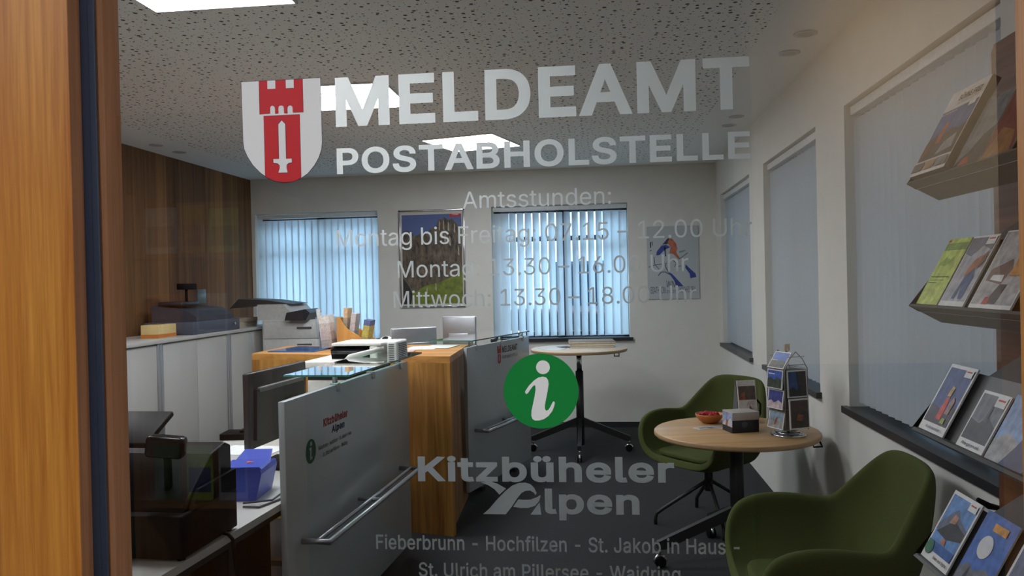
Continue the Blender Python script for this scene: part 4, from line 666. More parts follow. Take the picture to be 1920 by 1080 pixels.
def copier():
    t = thing('photocopier', 'large white photocopier with dark document feeder in the far left corner', 'copier', (-3.12, 7.0, 0))
    q = MB(); q.box(0, .58, 0, .6, .06, 1.20, bevel=.012); q.build('body', C((212, 212, 208), .45), t)
    q = MB(); q.prism([(-.05, .02, 1.2), (.28, .02, 1.2), (.28, .02, 1.26), (.2, .02, 1.345), (-.05, .02, 1.345)], (0, .56, 0)); q.build('scanner_head', C((206, 206, 202), .45), t)
    q = MB(); q.prism([(-.36, .1, 1.31), (-.27, .1, 1.40), (.0, .1, 1.385), (.26, .1, 1.345), (.0, .1, 1.346)], (0, .4, 0)); q.build('document_feeder', C((52, 54, 54), .5), t)
    q = MB(); q.prism([(.26, -.1, 1.2), (.46, -.1, 1.2), (.50, -.1, 1.265), (.46, -.1, 1.30), (.28, -.1, 1.27)], (0, .3, 0)); q.build('control_panel', C((48, 50, 58), .35), t)
    for k in range(7):
        z = .10 + .155 * k
        q = MB(); q.box(.02, .56, -.012, .002, z, z + .145, bevel=.004); dr = q.build('paper_drawer', C((220, 220, 218), .4), t)
        q = MB(); q.box(.34, .48, -.016, -.0115, z + .085, z + .105); q.build('drawer_handle', C((90, 90, 96), .5), dr)
    for x in (.06, .5):
        for y in (.06, .52): q = MB(); q.cyl((x, y, 0), (x, y, .062), .03, seg=14); q.build('foot', M_BLACK, t)
copier()

# ------------------------------------------------------------------ oak service counter
def counter():
    t = thing('service_counter', 'oak service counter standing across the room between the two white desks', 'counter')
    P = [(-.895, 4.60), (-.935, 5.50), (-2.30, 5.62), (-2.29, 4.97)]
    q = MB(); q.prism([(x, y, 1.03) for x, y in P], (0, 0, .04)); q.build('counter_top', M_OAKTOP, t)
    def inset(d): 
        c = Vector((sum(p[0] for p in P) / 4, sum(p[1] for p in P) / 4)); return [tuple(c + (Vector(p) - c) * (1 - d)) for p in P]
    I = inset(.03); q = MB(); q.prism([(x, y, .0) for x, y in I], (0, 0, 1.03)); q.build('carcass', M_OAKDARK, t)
    a, c = Vector(P[0]), Vector(P[3]); d = (c - a).normalized(); n = Vector((-d.y, d.x)); n = -n if n.y > 0 else n
    q = MB(); B = [a, c, c - n * .035, a - n * .035]; q.prism([(v.x, v.y, 0) for v in B], (0, 0, 1.03)); q.build('front_panel', M_OAK, t)
    q = MB(); q.box(-.91, -.895, 5.36, 5.38, .95, 1.0); q.box(-.898, -.875, 5.30, 5.38, .988, 1.0); q.build('door_handle', M_BLACK, t)
counter()

# ------------------------------------------------------------------ reception desk panels
def panel_desk(name, label, p0, p1, z0, z1, glass_from, glass_in, glass_out, rail, gz=1.125):
    """p0 near end, p1 far end of the visitor face; local x runs along the panel, local y points to the staff side"""
    p0, p1 = Vector(p0), Vector(p1); d = p1 - p0; L_ = d.length; rz = math.atan2(d.y, d.x)
    t = thing(name, label, 'desk', (p0.x, p0.y, 0), rz)
    q = MB(); q.box(0, L_, 0, .025, z0, z1, bevel=.002); q.build('privacy_panel', M_PANEL, t)
    q = MB(); q.box(glass_from, L_ - .01, -glass_out, glass_in, gz - .004, gz + .004)
    q.mats = [M_SHELFGLASS, M_GLASSEDGE]
    for f in q.bm.faces: f.material_index = 0 if abs(f.calc_center_median().z - gz) > .003 else 1
    gl = q.build('glass_shelf', None, t)
    k = 3
    for i in range(k):
        x = glass_from + .08 + (L_ - glass_from - .2) * i / (k - 1)
        q = MB(); q.cyl((x, .0125, z1 - .002), (x, .0125, gz - .004), .011, seg=16); q.box(x - .014, x + .014, -.006, .03, z1 - .03, z1 + .006, bevel=.002); q.build('shelf_bracket', M_ALU, t)
    rx0, rx1, rzz, out = rail
    q = MB(); r = .0115
    q.tube([(rx0, .0, rzz), (rx0, -out, rzz), (rx1, -out, rzz), (rx1, 0, rzz)], r, seg=10); q.tube([(rx0, -out * .55, rzz), (rx1, -out * .55, rzz)], r * .8, seg=10)
    q.tube([((rx0 + rx1) / 2, 0, rzz), ((rx0 + rx1) / 2, -out, rzz)], r * .8, seg=10)
    q.build('bag_rail', M_ALU, t)
    return t, L_
t, L1 = panel_desk('reception_desk', 'front white reception desk with glass shelf and bag rail, nearest the door', (-1.161, 2.78), (-1.065, 4.26), .08, 1.08, .42, .21, .085, (.12, 1.3, .53, .11))
q = MB(); q.box(-1.3, 1.46, .0255, .88, .68, .705); q.box(1.46, 1.70, .14, .88, .68, .705); q.build('desk_top', M_WHITE, t)
q = MB(); q.box(-1.3, 1.46, .06, .08, .64, .6795); q.build('edge_rail', M_STEEL, t)
for x in (-.2, 1.25):
    q = MB(); q.box(x, x + .05, .12, .17, 0, .68); q.box(x, x + .05, .12, .8, .63, .679); q.box(x, x + .05, .75, .8, 0, .68); q.box(x, x + .05, .1, .82, 0, .03); q.build('desk_leg', M_STEEL, t)
q = MB(); q.box(-.95, -.14, .3, .8, .06, .66, bevel=.004); q.build('pedestal', C((74, 50, 34), .5), t)
q = MB(); q.box(.08, .45, .3, .8, .06, .66, bevel=.004); q.build('pedestal', C((46, 42, 40), .5), t)
def on_panel(x0, z0): return Matrix.Translation((0, -.0006, 0))
P_ = Matrix.Translation((0, -.0008, 0))
text_mesh('panel_lettering', 'Kitzbüheler', .34, .60, .925, .958, C((168, 30, 40), .5, var=0), t, .04, ref='K', place=P_)
text_mesh('panel_lettering', 'Alpen', .42, .56, .885, .915, C((26, 30, 74), .5, var=0), t, .04, ref='A', shear=.15, place=P_)
text_mesh('panel_lettering', 'Fieberbrunn - Hochfilzen - St. Jakob in Haus', .285, .64, .84, .857, C((90, 92, 94), .5, var=0), t, .015, ref='F', place=P_)
text_mesh('panel_lettering', 'St. Ulrich am Pillersee - Waidring', .33, .59, .806, .823, C((90, 92, 94), .5, var=0), t, .015, ref='S', place=P_)
s = MB(); flat(s, circle(.215, .853, .048, 40), C((20, 84, 50), .5, var=0), -.0008); flat(s, circle(.218, .882, .009, 20), M_PANEL, -.0012)
flat(s, [(.203, .868), (.222, .868), (.217, .83), (.228, .832), (.226, .822), (.205, .82), (.209, .858), (.202, .86)], M_PANEL, -.0012)
o = s.build('information_logo', None, t, recalc=False); o['label'] = 'round green i logo on the panel'
t, L2 = panel_desk('reception_desk', 'rear white reception desk with red tower logo, turned beside the oak counter', (-.896, 5.20), (-.575, 6.26), .1, 1.07, .07, .30, .01, (.10, 1.02, .50, .10), 1.11)
q = MB(); q.box(.36, L2 + .1, .05, .95, .715, .74, bevel=.002); q.build('desk_top', M_WHITE, t)
for x in (.4, L2 - .1):
    q = MB(); q.box(x, x + .05, .12, .17, 0, .715); q.box(x, x + .05, .12, .8, .66, .714); q.box(x, x + .05, .7, .75, 0, .715); q.box(x, x + .05, .1, .8, 0, .03); q.build('desk_leg', M_STEEL, t)
text_mesh('panel_lettering', 'MELDEAMT', .58, .87, .985, 1.03, C((44, 44, 50), .5, var=0), t, .02, place=P_)
text_mesh('panel_lettering', 'POSTABHOLSTELLE', .58, .87, .94, .962, C((80, 80, 84), .5, var=0), t, .005, place=P_)
s = MB(); rd = C((180, 40, 46), .5, var=0)
flat(s, [(0.490, 1.04), (0.510, 1.04), (0.510, 1.02), (0.520, 1.02), (0.520, 1.04), (0.535, 1.04), (0.535, 1.02), (0.545, 1.02), (0.545, 1.04), (0.560, 1.04), (0.560, .985), (0.490, .985)], rd, -.0008)
flat(s, [(0.498, .98), (0.552, .98), (0.552, .92), (0.525, .908), (0.498, .92)], rd, -.0008); flat(s, [(0.519, .93), (0.519, .965), (0.525, .972), (0.531, .965), (0.531, .93)], M_PANEL, -.0012)
o = s.build('tower_logo', None, t, recalc=False); o['label'] = 'small red tower logo on the panel'

# ------------------------------------------------------------------ things on the front desk
def register():
    t = thing('cash_register', 'big black cash register with tilted screen on the front desk, at the left edge', 'cash register', (-1.225, 2.165, .705), -.04)
    q = MB(); q.box(-.46, 0, 0, .33, .008, .135, bevel=.006); q.build('cash_drawer', M_BLACK, t)
    for x in (-.42, -.02):
        for y in (.03, .30): q = MB(); q.cyl((x, y, 0), (x, y, .01), .012, seg=12); q.build('foot', M_BLACK, t)
    q = MB(); q.prism([(-.45, .04, .135), (-.45, .325, .135), (-.45, .325, .28), (-.45, .29, .295), (-.45, .2, .275), (-.45, .06, .165)], (.435, 0, 0)); o = q.build('housing', C((11, 11, 11), .45), t); bv = o.modifiers.new('b', 'BEVEL'); bv.width = .006; bv.segments = 2
    q = MB(); q.prism([(-.012, .06, .135), (-.012, .325, .135), (-.012, .325, .20), (-.012, .10, .19)], (.012, 0, 0)); q.build('printer_cover', M_BLACK, t)
    q = MB(); q.box(-.43, -.17, -.009, .009, 0, .17, bevel=.005, rot=Matrix.Rotation(-1.1, 3, 'X')); o = q.build('operator_screen', C((12, 12, 13), .5), t); o.location = (0, .175, .272)
    q = MB(); q.cyl((-.10, .10, .17), (-.10, .10, .32), .012); q.build('display_stem', M_BLACK, t)
    q = MB(); q.box(-.055, .055, -.03, .03, -.032, .032, bevel=.012, rot=Matrix.Rotation(.12, 3, 'Y')); o = q.build('customer_display', C((22, 23, 27), .22), t); o.location = (-.085, .07, .325); o.rotation_euler.z = .25
register()
def blue_box():
    t = thing('cash_box', 'blue plastic cash box with sloping lid on the front desk beside the register', 'cash box', (-1.415, 2.80, .7055), .1)
    bl = C((56, 76, 178), .4)
    q = MB(); q.prism([(0, 0, 0), (.122, 0, 0), (.145, 0, .10), (.14, 0, .118), (-.005, 0, .118)], (0, .19, 0)); q.build('body', bl, t)
    q = MB(); q.prism([(-.008, -.004, .119), (.148, -.004, .119), (.138, -.004, .128), (.0, -.004, .128)], (0, .11, .006)); q.build('lid', bl, t)
    q = MB(); q.prism([(.0, .11, .119), (.14, .11, .119), (.125, .19, .15), (.015, .19, .15)], (0, .012, .004)); q.build('spout', bl, t)
    s = MB(); v = [s.bm.verts.new(p) for p in ((.07, .05, .1328), (.10, .062, .1335), (.07, .074, .1342))]; s.bm.faces.new(v); o = s.build('arrow_sticker', C((226, 96, 60), .5, var=0), t); o['label'] = 'small orange arrow sticker'
blue_box()
def desk_monitor():
    t = thing('computer_monitor', 'dark computer monitor on the front desk, seen from behind, showing its ribbed back', 'monitor', (-1.46, 3.42, .7055), PI / 2 - .08)
    q = MB(); q.box(-.27, .27, -.012, .016, .115, .437, bevel=.006); q.build('screen_shell', M_DARK, t)
    q = MB(); q.prism([(-.23, -.0121, .15), (.23, -.0121, .15), (.22, -.0121, .365), (-.22, -.0121, .365)], (0, -.012, 0)); q.build('back_bulge', M_DARK, t)
    q = MB(); q.box(-.2, .2, -.034, -.0125, .352, .372, bevel=.003); q.build('vent_ridge', C((112, 110, 108), .4), t)
    q = MB(); q.box(.04, .15, -.055, -.0245, .012, .29, bevel=.006); q.build('stand_neck', M_DARK, t)
    q = MB(); q.box(-.13, .13, -.12, .08, 0, .014, bevel=.005); q.build('stand_base', M_BLACK, t)
desk_monitor()
def desk_smalls():
    t = thing('keyboard', 'black keyboard on the front desk left of the monitor', 'keyboard', (-1.80, 3.05, .7055), 1.5); q = MB(); q.box(0, .4, 0, .14, 0, .02, bevel=.004); q.build('case', M_BLACK, t)
    q = MB()
    for i in range(14):
        for j in range(4): q.box(.015 + i * .0265, .037 + i * .0265, .012 + j * .031, .037 + j * .031, .02, .026)
    q.build('keys', C((36, 36, 38), .5), t)
    t = thing('black_box_device', 'flat black electronic box on the far end of the front desk', 'device', (-2.0, 3.93, .7055), .1); q = MB(); q.box(0, .17, 0, .13, 0, .035, bevel=.005); q.build('case', M_BLACK, t); q = MB(); q.box(.1, .18, .02, .1, .0355, .05, bevel=.004); q.build('upper_tray', M_BLACK, t)
    for (x, y, rz, l, w, lab) in ((-1.60, 2.95, .3, .21, .15, 'white sheet of paper between the blue box and the monitor'), (-1.88, 3.6, -.1, .3, .21, 'white sheet of paper under the far end of the monitor')):
        q = MB(); q.box(0, l, 0, w, 0, .0025); o = q.build('paper_sheet', C((224, 226, 222), .8)); o.location = (x, y, .7055); o.rotation_euler.z = rz; tag(o, lab, 'paper', 'papers on the front desk')
    q = MB(); q.tube([(-1.30, 2.72, .711), (-1.24, 2.72, .71), (-1.205, 2.83, .71), (-1.215, 2.96, .71), (-1.25, 3.03, .71)], .004, seg=8); q.tube([(-1.31, 2.74, .718), (-1.22, 2.79, .717), (-1.225, 2.93, .717)], .004, seg=8)
    tag(q.build('cable', C((60, 64, 76), .6)), 'dark cable loops lying at the right edge of the front desk', 'cable')
    q = MB(); q.tube([(-1.225, 2.40, .72), (-1.2, 2.40, .716), (-1.185, 2.40, .70), (-1.18, 2.41, .6), (-1.185, 2.48, .4), (-1.2, 2.55, .02)], .006, seg=8)
    tag(q.build('power_cord', M_BLACK), 'black power cord hanging over the front desk edge below the register', 'cable')
desk_smalls()
def printer():
    t = thing('office_printer', 'white and black office printer with open output slot, behind the glass shelf', 'printer', (-1.575, 3.99, .7055), -.06)
    q = MB(); q.box(.02, .36, .04, .40, 0, .30, bevel=.006); q.build('lower_cabinet', C((214, 212, 204), .45), t)
    q = MB(); q.box(.12, .2, .034, .042, .2, .218); q.build('tray_handle', M_BLACK, t)
    q = MB(); q.box(.02, .36, .05, .40, .301, .372); q.build('dark_band', C((34, 33, 34), .5), t)
    q = MB(); q.box(-.0, .42, 0, .43, .301, .335, bevel=.005); o = q.build('output_tray', C((232, 230, 222), .4), t); o.location.z = .066
    q = MB(); q.prism([(.11, .16, .335), (.11, .42, .335), (.11, .42, .404), (.11, .2, .404), (.11, .145, .385)], (.22, 0, 0)); o = q.build('print_mouth', M_BLACK, t); o.location.z = .066
    q = MB(); q.tube([(.115, .145, .372), (.328, .145, .372)], .010, seg=10); o = q.build('roller', C((50, 50, 54), .4), t); o.location.z = .066
    q = MB(); q.box(.115, .40, .14, .43, .405, .422, bevel=.007); o = q.build('top_cover', C((236, 234, 226), .4), t); o.location.z = .066
    q = MB(); q.box(.331, .38, .14, .43, .335, .404, bevel=.006); o = q.build('side_frame', C((236, 234, 226), .4), t); o.location.z = .066
    q = MB(); q.box(.405, .465, .20, .40, .335, .425, bevel=.012)
    h = q.build('power_housing', C((232, 232, 228), .4), t); h.location.z = .066; q = MB()
    for k in range(7): q.box(.4655, .467, .23, .37, .345 + k * .01, .35 + k * .01)
    for k in range(7): q.box(.42, .45, .1985, .2, .345 + k * .01, .35 + k * .01)
    q.build('vent_slots', C((110, 110, 108), .5), h)
    q = MB(); q.tube([(.25, .0, .335), (.28, -.01, .36), (.34, .04, .375), (.40, .16, .39)], [.014, .016, .014, .012], seg=10); o = q.build('paper_guide', C((230, 228, 220), .4), t); o.location.z = .066
printer()

# ------------------------------------------------------------------ things on the oak counter
ZT = 1.0702
def counter_things():
    q = MB(); q.box(0, .34, 0, .40, 0, .006, C((70, 110, 160), .5, var=.05), bevel=.001); q.box(.012, .328, .012, .388, .006, .0075, C((80, 116, 170), .06, var=.25, scale=9)); o = q.build('glossy_mat'); o.location = (-2.22, 5.06, ZT); o.rotation_euler.z = -.12
    tag(o, 'glossy blue folder lying flat on the left end of the oak counter', 'folder')
    # maple leaflet holder
    t = thing('leaflet_holder', 'wooden leaflet holder with curved side on the oak counter', 'leaflet holder', (-1.80, 5.24, ZT), .02)
    prof = [(0, 0), (.27, 0), (.275, .012), (.19, .06), (.13, .10), (.075, .135), (.045, .17), (.03, .2), (.012, .218), (0, .22)]
    for y in (0, .23):
        q = MB(); q.prism([(x, y, z) for x, z in prof], (0, .014, 0)); q.build('side_panel', wood('maple_side', (196, 140, 70), (224, 170, 98), grain=2, fine=30), t) if y == 0 else q.build('side_panel', bpy.data.materials['maple_side'], t)
    q = MB(); q.box(0, .012, .0142, .2298, .0, .21); q.box(.0122, .265, .0142, .2298, 0, .01); q.box(.13, .138, .0142, .2298, .01, .085); q.build('shelf_board', bpy.data.materials['maple_side'], t)
    # leaflets standing in it
    def leaf(lab, x, y, w, h, th, lean, cols, name='leaflet', group='leaflets on the oak counter', base=ZT + .0105, rz=0):
        o = thing(name, lab, 'leaflet', (x, y, base), rz, group); q = MB()
        rot = Matrix.Rotation(lean, 3, 'Y')
        n = len(cols)
        for i, c in enumerate(cols):
            q.box(0, th, 0, w, h * i / n, h * (i + 1) / n - .0005, C(c, .5, var=.2, scale=60))
        bmesh.ops.rotate(q.bm, verts=q.bm.verts[:], cent=(0, 0, 0), matrix=rot); q.build('pages', None, o); return o
    leaf('tall orange topped leaflet standing at the back of the wooden holder', -1.775, 5.27, .10, .27, .028, .06, [(196, 186, 170), (150, 146, 128), (176, 160, 140), (218, 184, 140)])
    leaf('white and grey leaflet standing second in the wooden holder', -1.738, 5.27, .10, .235, .035, .14, [(160, 172, 190), (150, 164, 186), (196, 188, 190), (206, 200, 202)])
    leaf('thick yellow leaflet bundle leaning in the front of the wooden holder', -1.65, 5.27, .12, .19, .045, .18, [(150, 180, 206), (178, 172, 110), (196, 188, 96), (186, 178, 104), (96, 110, 160)])
    t = thing('acrylic_stand', 'clear acrylic stand left of the wooden leaflet holder', 'leaflet holder', (-1.925, 5.22, ZT)); q = MB()
    q.prism([(0, 0, 0), (.1, 0, 0), (.1, 0, .006), (.006, 0, .006), (-.02, 0, .22), (-.026, 0, .22)], (0, .12, 0)); q.build('stand', M_ACRYL, t)
    leaf('white leaflet sheets in the clear stand left of the wooden holder', -1.905, 5.225, .11, .225, .075, -.1, [(170, 160, 156), (196, 184, 180), (206, 196, 190), (226, 224, 220)], base=ZT + .0065)
    leaf('single tall white card sticking out behind the clear stand', -1.945, 5.30, .07, .275, .004, -.08, [(220, 222, 220), (226, 226, 222)], base=ZT + .001)
    # football
    o = thing('toy_football', 'small white and black football behind the printer on the oak counter', 'ball', (-1.345, 4.85, ZT)); q = MB()
    bmesh.ops.create_icosphere(q.bm, subdivisions=4, radius=.055, matrix=Matrix.Translation((0, 0, .055)))
    gr = (1 + 5 ** .5) / 2; ico = [Vector(v).normalized() for a in (-1, 1) for bb in (-gr, gr) for v in ((0, a, bb), (a, bb, 0), (bb, 0, a))]
    q.mats = [C((236, 234, 226), .4), M_BLACK]
    for f in q.bm.faces:
        c = (f.calc_center_median() - Vector((0, 0, .055))).normalized(); f.material_index = 1 if max(c.dot(v) for v in ico) > .93 else 0; f.smooth = True
    q.build('ball', None, o)
    t = thing('cardboard_box', 'small brown cardboard box on the oak counter behind the football', 'box', (-1.44, 5.12, ZT), .1); q = MB(); q.box(0, .13, 0, .14, 0, .062, C((186, 140, 112), .7), bevel=.002); q.build('carton', None, t); q = MB(); q.box(.005, .125, .06, .08, .0621, .063); q.build('tape', C((206, 170, 140), .3), t)
    for (x, y, rz, lab) in ((-1.30, 5.1, .02, 'left white sheet on the right half of the oak counter'), (-1.21, 5.18, -.12, 'right white sheet near the edge of the oak counter')):
        q = MB(); q.box(0, .2, 0, .27, 0, .002); o = q.build('paper_sheet', C((228, 226, 222), .8)); o.location = (x, y, ZT + (.0021 if rz < 0 else 0)); o.rotation_euler.z = rz; tag(o, lab, 'paper', 'sheets on the oak counter')
    q = MB(); q.box(0, .12, 0, .09, 0, .012, bevel=.003); o = q.build('note_pad', C((214, 190, 180), .6)); o.location = (-1.30, 4.87, ZT); o.rotation_euler.z = .1; tag(o, 'small pinkish note pad in front of the white sheets on the counter', 'note pad')
counter_things()
def silver_monitor(lab, x, y, rz, w, z0, z1, tilt, mat_loc):
    t = thing('silver_monitor', lab, 'monitor', (x, y, .7405), rz)
    R3 = Matrix.Rotation(tilt, 4, 'X')
    q = MB(); q.box(-w / 2, w / 2, -.012, .012, z0, z1, M_ALU, bevel=.006); q.mats = [M_ALU]; o = q.build('screen_shell', None, t); o.matrix_local = R3
    q = MB(); q.box(-w / 2 - .003, w / 2 + .003, .008, .016, z0 - .003, z1 + .003, bevel=.003); o = q.build('white_bezel', C((232, 232, 232), .3), t); o.matrix_local = R3
    q = MB(); q.box(-w * .3, w * .3, -.035, -.012, z0 + .02, z0 + (z1 - z0) * .62, bevel=.004); o = q.build('stand_housing', M_ALU, t); o.matrix_local = R3
    q = MB(); q.box(-.06, .06, -.07, -.03, .01, z0 + .1); q.build('stand_neck', M_ALU, t)
    q = MB(); q.box(-.12, .12, -.13, .07, 0, .012, bevel=.004); q.build('stand_base', M_ALU, t)
silver_monitor('lower silver monitor behind the oak counter, left of the tall one', -1.46, 6.07, .5, .36, .12, .42, 0, None)
silver_monitor('taller silver monitor behind the oak counter, left of the rear glass shelf', -1.105, 6.10, -.12, .27, .16, .50, 0, None)
# ------------------------------------------------------------------ round tables on castors
def round_table(label, x, y, h, rz, top_m, chrome):
    t = thing('round_table', label, 'table', (x, y, 0), rz); r = .421
    q = MB(); q.lathe([(r - .006, h - .028), (r, h - .022), (r, h - .004), (r - .004, h)], seg=72)
    q.build('tabletop', top_m, t)
    q = MB(); q.lathe([(r + .0005, h - .022), (r + .0012, h - .02), (r + .0012, h - .006), (r + .0005, h - .004)], seg=72, m=C((176, 144, 104), .5)); q.build('edge_band', None, t)
    if chrome:
        q = MB(); q.cyl((0, 0, h - .2), (0, 0, h - .03), .024, m=M_CHROME); q.build('chrome_column', None, t)
        q = MB(); q.cyl((0, 0, .06), (0, 0, h - .2), .034); q.build('column', M_STEEL, t)
    else:
        q = MB(); q.cyl((0, 0, .06), (0, 0, h - .03), .036); q.build('column', M_STEEL, t)
    q = MB(); q.box(-.12, .12, -.12, .12, h - .034, h - .0285); q.build('mounting_plate', M_STEEL, t)
    za = .27
    for k in range(4):
        a = k * PI / 2; c, s_ = math.cos(a), math.sin(a)
        q = MB(); q.prism([(.03 * c, .03 * s_, za + .03), (.03 * c, .03 * s_, za - .03), (.40 * c, .40 * s_, .095), (.435 * c, .435 * s_, .10), (.435 * c, .435 * s_, .135)], (-.034 * s_, .034 * c, 0))
        bmesh.ops.translate(q.bm, verts=q.bm.verts[:], vec=(.017 * s_, -.017 * c, 0)); lg = q.build('leg', M_STEEL, t)
        q = MB(); X, Y_ = .42 * c, .42 * s_
        q.cyl((X, Y_, .06), (X, Y_, .105), .008, m=M_CHROME)
        q.cyl((X - s_ * .02, Y_ + c * .02, .028), (X - s_ * .006, Y_ + c * .006, .028), .028, m=M_BLACK, seg=20); q.cyl((X + s_ * .02, Y_ - c * .02, .028), (X + s_ * .006, Y_ - c * .006, .028), .028, m=M_BLACK, seg=20)
        q.tube([(X + .031 * math.cos(b_) * c, Y_ + .031 * math.cos(b_) * s_, .03 + .031 * math.sin(b_)) for b_ in [i * PI / 8 for i in range(9)]], .009, M_CHROME, 8)
        q.build('castor', None, lg)
    q = MB(); a = -.62; hx, hy = .40 * math.cos(a), .40 * math.sin(a)
    q.tube([(hx - .02, hy, h - .03), (hx - .024, hy - .02, h - .05), (hx + .02, hy - .02, h - .05), (hx + .018, hy, h - .03)], .005, seg=8); q.build('bag_hook', M_BLACK, t)
    return t
round_table('low round wooden table with castors between the two green chairs', .69, 4.24, .70, .2, M_BEECH, False)
round_table('high round pale table with chrome column in front of the middle back window', -.20, 6.96, .91, 0, M_MAPLE, True)

# ------------------------------------------------------------------ green tub chairs
def chair(label, x, y, rz):
    t = thing('tub_chair', label, 'chair', (x, y, 0), rz, 'green tub chairs')
    rim = [(.27, 0, .425), (.27, .12, .425), (.27, .2, .432), (.275, .262, .47), (.278, .292, .55), (.245, .30, .632), (.175, .304, .664), (.085, .304, .674), (-.01, .302, .666), (-.092, .298, .654), (-.118, .286, .672), (-.19, .238, .775), (-.25, .195, .855), (-.276, .155, .878), (-.286, .075, .884), (-.288, 0, .884)]
    seat = [(.24, 0, .415), (.24, .11, .415), (.232, .18, .417), (.215, .222, .42), (.185, .24, .425), (.13, .247, .43), (.07, .25, .43), (.0, .25, .43), (-.06, .245, .43), (-.10, .235, .43), (-.135, .21, .43), (-.155, .18, .43), (-.168, .145, .43), (-.175, .11, .43), (-.18, .055, .43), (-.18, 0, .43)]
    full = lambda L_: L_ + [(x_, -y_, z_) for x_, y_, z_ in L_[-2:0:-1]]
    rim, seat = full(rim), full(seat); n = len(rim); b = MB(); rings = []
    def lerp(a, c, k): return tuple(a[i] + (c[i] - a[i]) * k for i in range(3))
    for k in (.4, .8, 1.0):
        rings.append([b.bm.verts.new(tuple((p[0] * k + .02 * (1 - k), p[1] * k, p[2] - .006 * (1 - k)))) for p in seat])
    def out(a, c, k):
        p = lerp(a, c, k); hgt = c[2] - a[2]; s_ = math.sin(PI * k) * .03 * min(1, max(0, hgt) / .2)
        d = Vector((c[0], c[1], 0)); d = d.normalized() if d.length > .01 else d; return (p[0] + d.x * s_, p[1] + d.y * s_, p[2])
    for k in (.2, .5, .8, 1.0): rings.append([b.bm.verts.new(out(a, c, k)) for a, c in zip(seat, rim)])
    cv = b.bm.verts.new((.02, 0, .41))
    for i in range(n): b.bm.faces.new((cv, rings[0][i], rings[0][(i + 1) % n]))
    for A, B in zip(rings, rings[1:]):
        for i in range(n): b.bm.faces.new((A[i], B[i], B[(i + 1) % n], A[(i + 1) % n]))
    for f in b.bm.faces: f.smooth = True
    bmesh.ops.recalc_face_normals(b.bm, faces=b.bm.faces[:])
    up = sum(f.normal.z for f in b.bm.faces)
    if up < 0: bmesh.ops.reverse_faces(b.bm, faces=b.bm.faces[:])
    o = b.build('shell', M_GREEN, t, recalc=False); sd = o.modifiers.new('thickness', 'SOLIDIFY'); sd.thickness = .04; sd.offset = -1; subsurf(o, 2)
    q = MB(); s2 = [(p[0] * .97, p[1] * .96) for p in seat]
    q.prism([(p[0], p[1], .418) for p in s2], (0, 0, .03)); o = q.build('seat_pad', M_GREEN, t); bv = o.modifiers.new('bevel', 'BEVEL'); bv.width = .012; bv.segments = 3
    q = MB(); q.cyl((0, 0, .2), (0, 0, .375), .026); q.cyl((0, 0, .355), (0, 0, .378), .11); q.build('column', M_STEEL, t)
    for k in range(4):
        a = k * PI / 2 + PI / 4 + .2; c, s_ = math.cos(a), math.sin(a)
        q = MB(); q.tube([(0, 0, .27), (.03 * c, .03 * s_, .25), (.30 * c, .30 * s_, .085), (.325 * c, .325 * s_, .065), (.332 * c, .332 * s_, .03), (.332 * c, .332 * s_, 0)], .0115, seg=10); q.build('leg', M_STEEL, t)
    return t
chair('near green tub chair in the lower right, its back against the right wall', .74, 2.80, PI)
chair('far green tub chair behind the low round table', .635, 4.93, PI + .70)

# ------------------------------------------------------------------ printed covers
_cm = {}
def pc(c): return C(c, .45, var=.08 if min(c) > 200 else .34, scale=38)
def cover(b, w, h, polys, y=0.0):
    """printed shapes over a w x h page, unit coordinates, stacked by fractions of a millimetre"""
    for i, (pts, c) in enumerate(polys): flat(b, [(p[0] * w, p[1] * h) for p in pts], pc(c) if not isinstance(c, bpy.types.Material) else c, y - .0004 * (i + 1))
RECT = lambda a, c, d, e: [(a, c), (d, c), (d, e), (a, e)]
WH, DK = (226, 224, 220), (48, 46, 50)
def leaflet(label, w, h, th, polys, mat, group, name='leaflet', lines=(), txt=()):
    o = thing(name, label, 'leaflet', group=group); q = MB(); q.box(0, w, 0, th, 0, h, C((212, 210, 204) if th < .015 else (88, 84, 80), .6)); q.build('pages', None, o)
    s = MB(); cover(s, w, h, polys); s.build('cover', None, o, recalc=False)
    for (body, a, c, z0, z1, col, bold) in txt: text_mesh('cover_lettering', body, a * w, c * w, z0 * h, z1 * h, C(col, .5, var=0), o, bold, ref='H', place=Matrix.Translation((0, -.0004 * (len(polys) + 2), 0)))
    o.matrix_world = mat; return o
# ------------------------------------------------------------------ leaflet rack on the right wall
RY0, RY1 = 1.45, 2.27
rk = thing('leaflet_rack', 'leaflet rack of grey steel shelves on a dark wooden board, right wall', 'rack', (1.075, RY0, 0))
q = MB(); q.prism([(-.012, 0, 0), (-.012, RY1 - RY0, 0), (-.012, RY1 - RY0, 2.09), (-.012, RY1 - RY0 - .015, 2.11), (-.012, 0, 2.12)], (.026, 0, 0)); q.build('back_board', wood('dark_plank', (66, 38, 22), (124, 76, 44), grain=1, fine=36), rk)
SHZ = [1.745, 1.412, 1.075, .727]
for z in SHZ:
    xo = 1.075
    def X(v): return v - xo
    q = MB(); t_ = .003
    pr = [(.838, z), (.846, z + .006), (.862, z + .004), (.864, z - .016), (.960, z + .165), (.963, z + .163), (.925, z - .045), (.922, z - .047)]
    q.prism([(X(x), 0, zz) for x, zz in pr], (0, RY1 - RY0, 0)); sh = q.build('shelf', M_GREY, rk)
    q = MB(); q.prism([(X(.958), 0, z + .155), (X(1.063), 0, z + .225), (X(1.063), 0, z - .02), (X(.95), 0, z - .01)], (0, RY1 - RY0 - .16, 0)); q.build('bracket', M_GREY, sh)
LEAN = math.atan2(.096, .18)
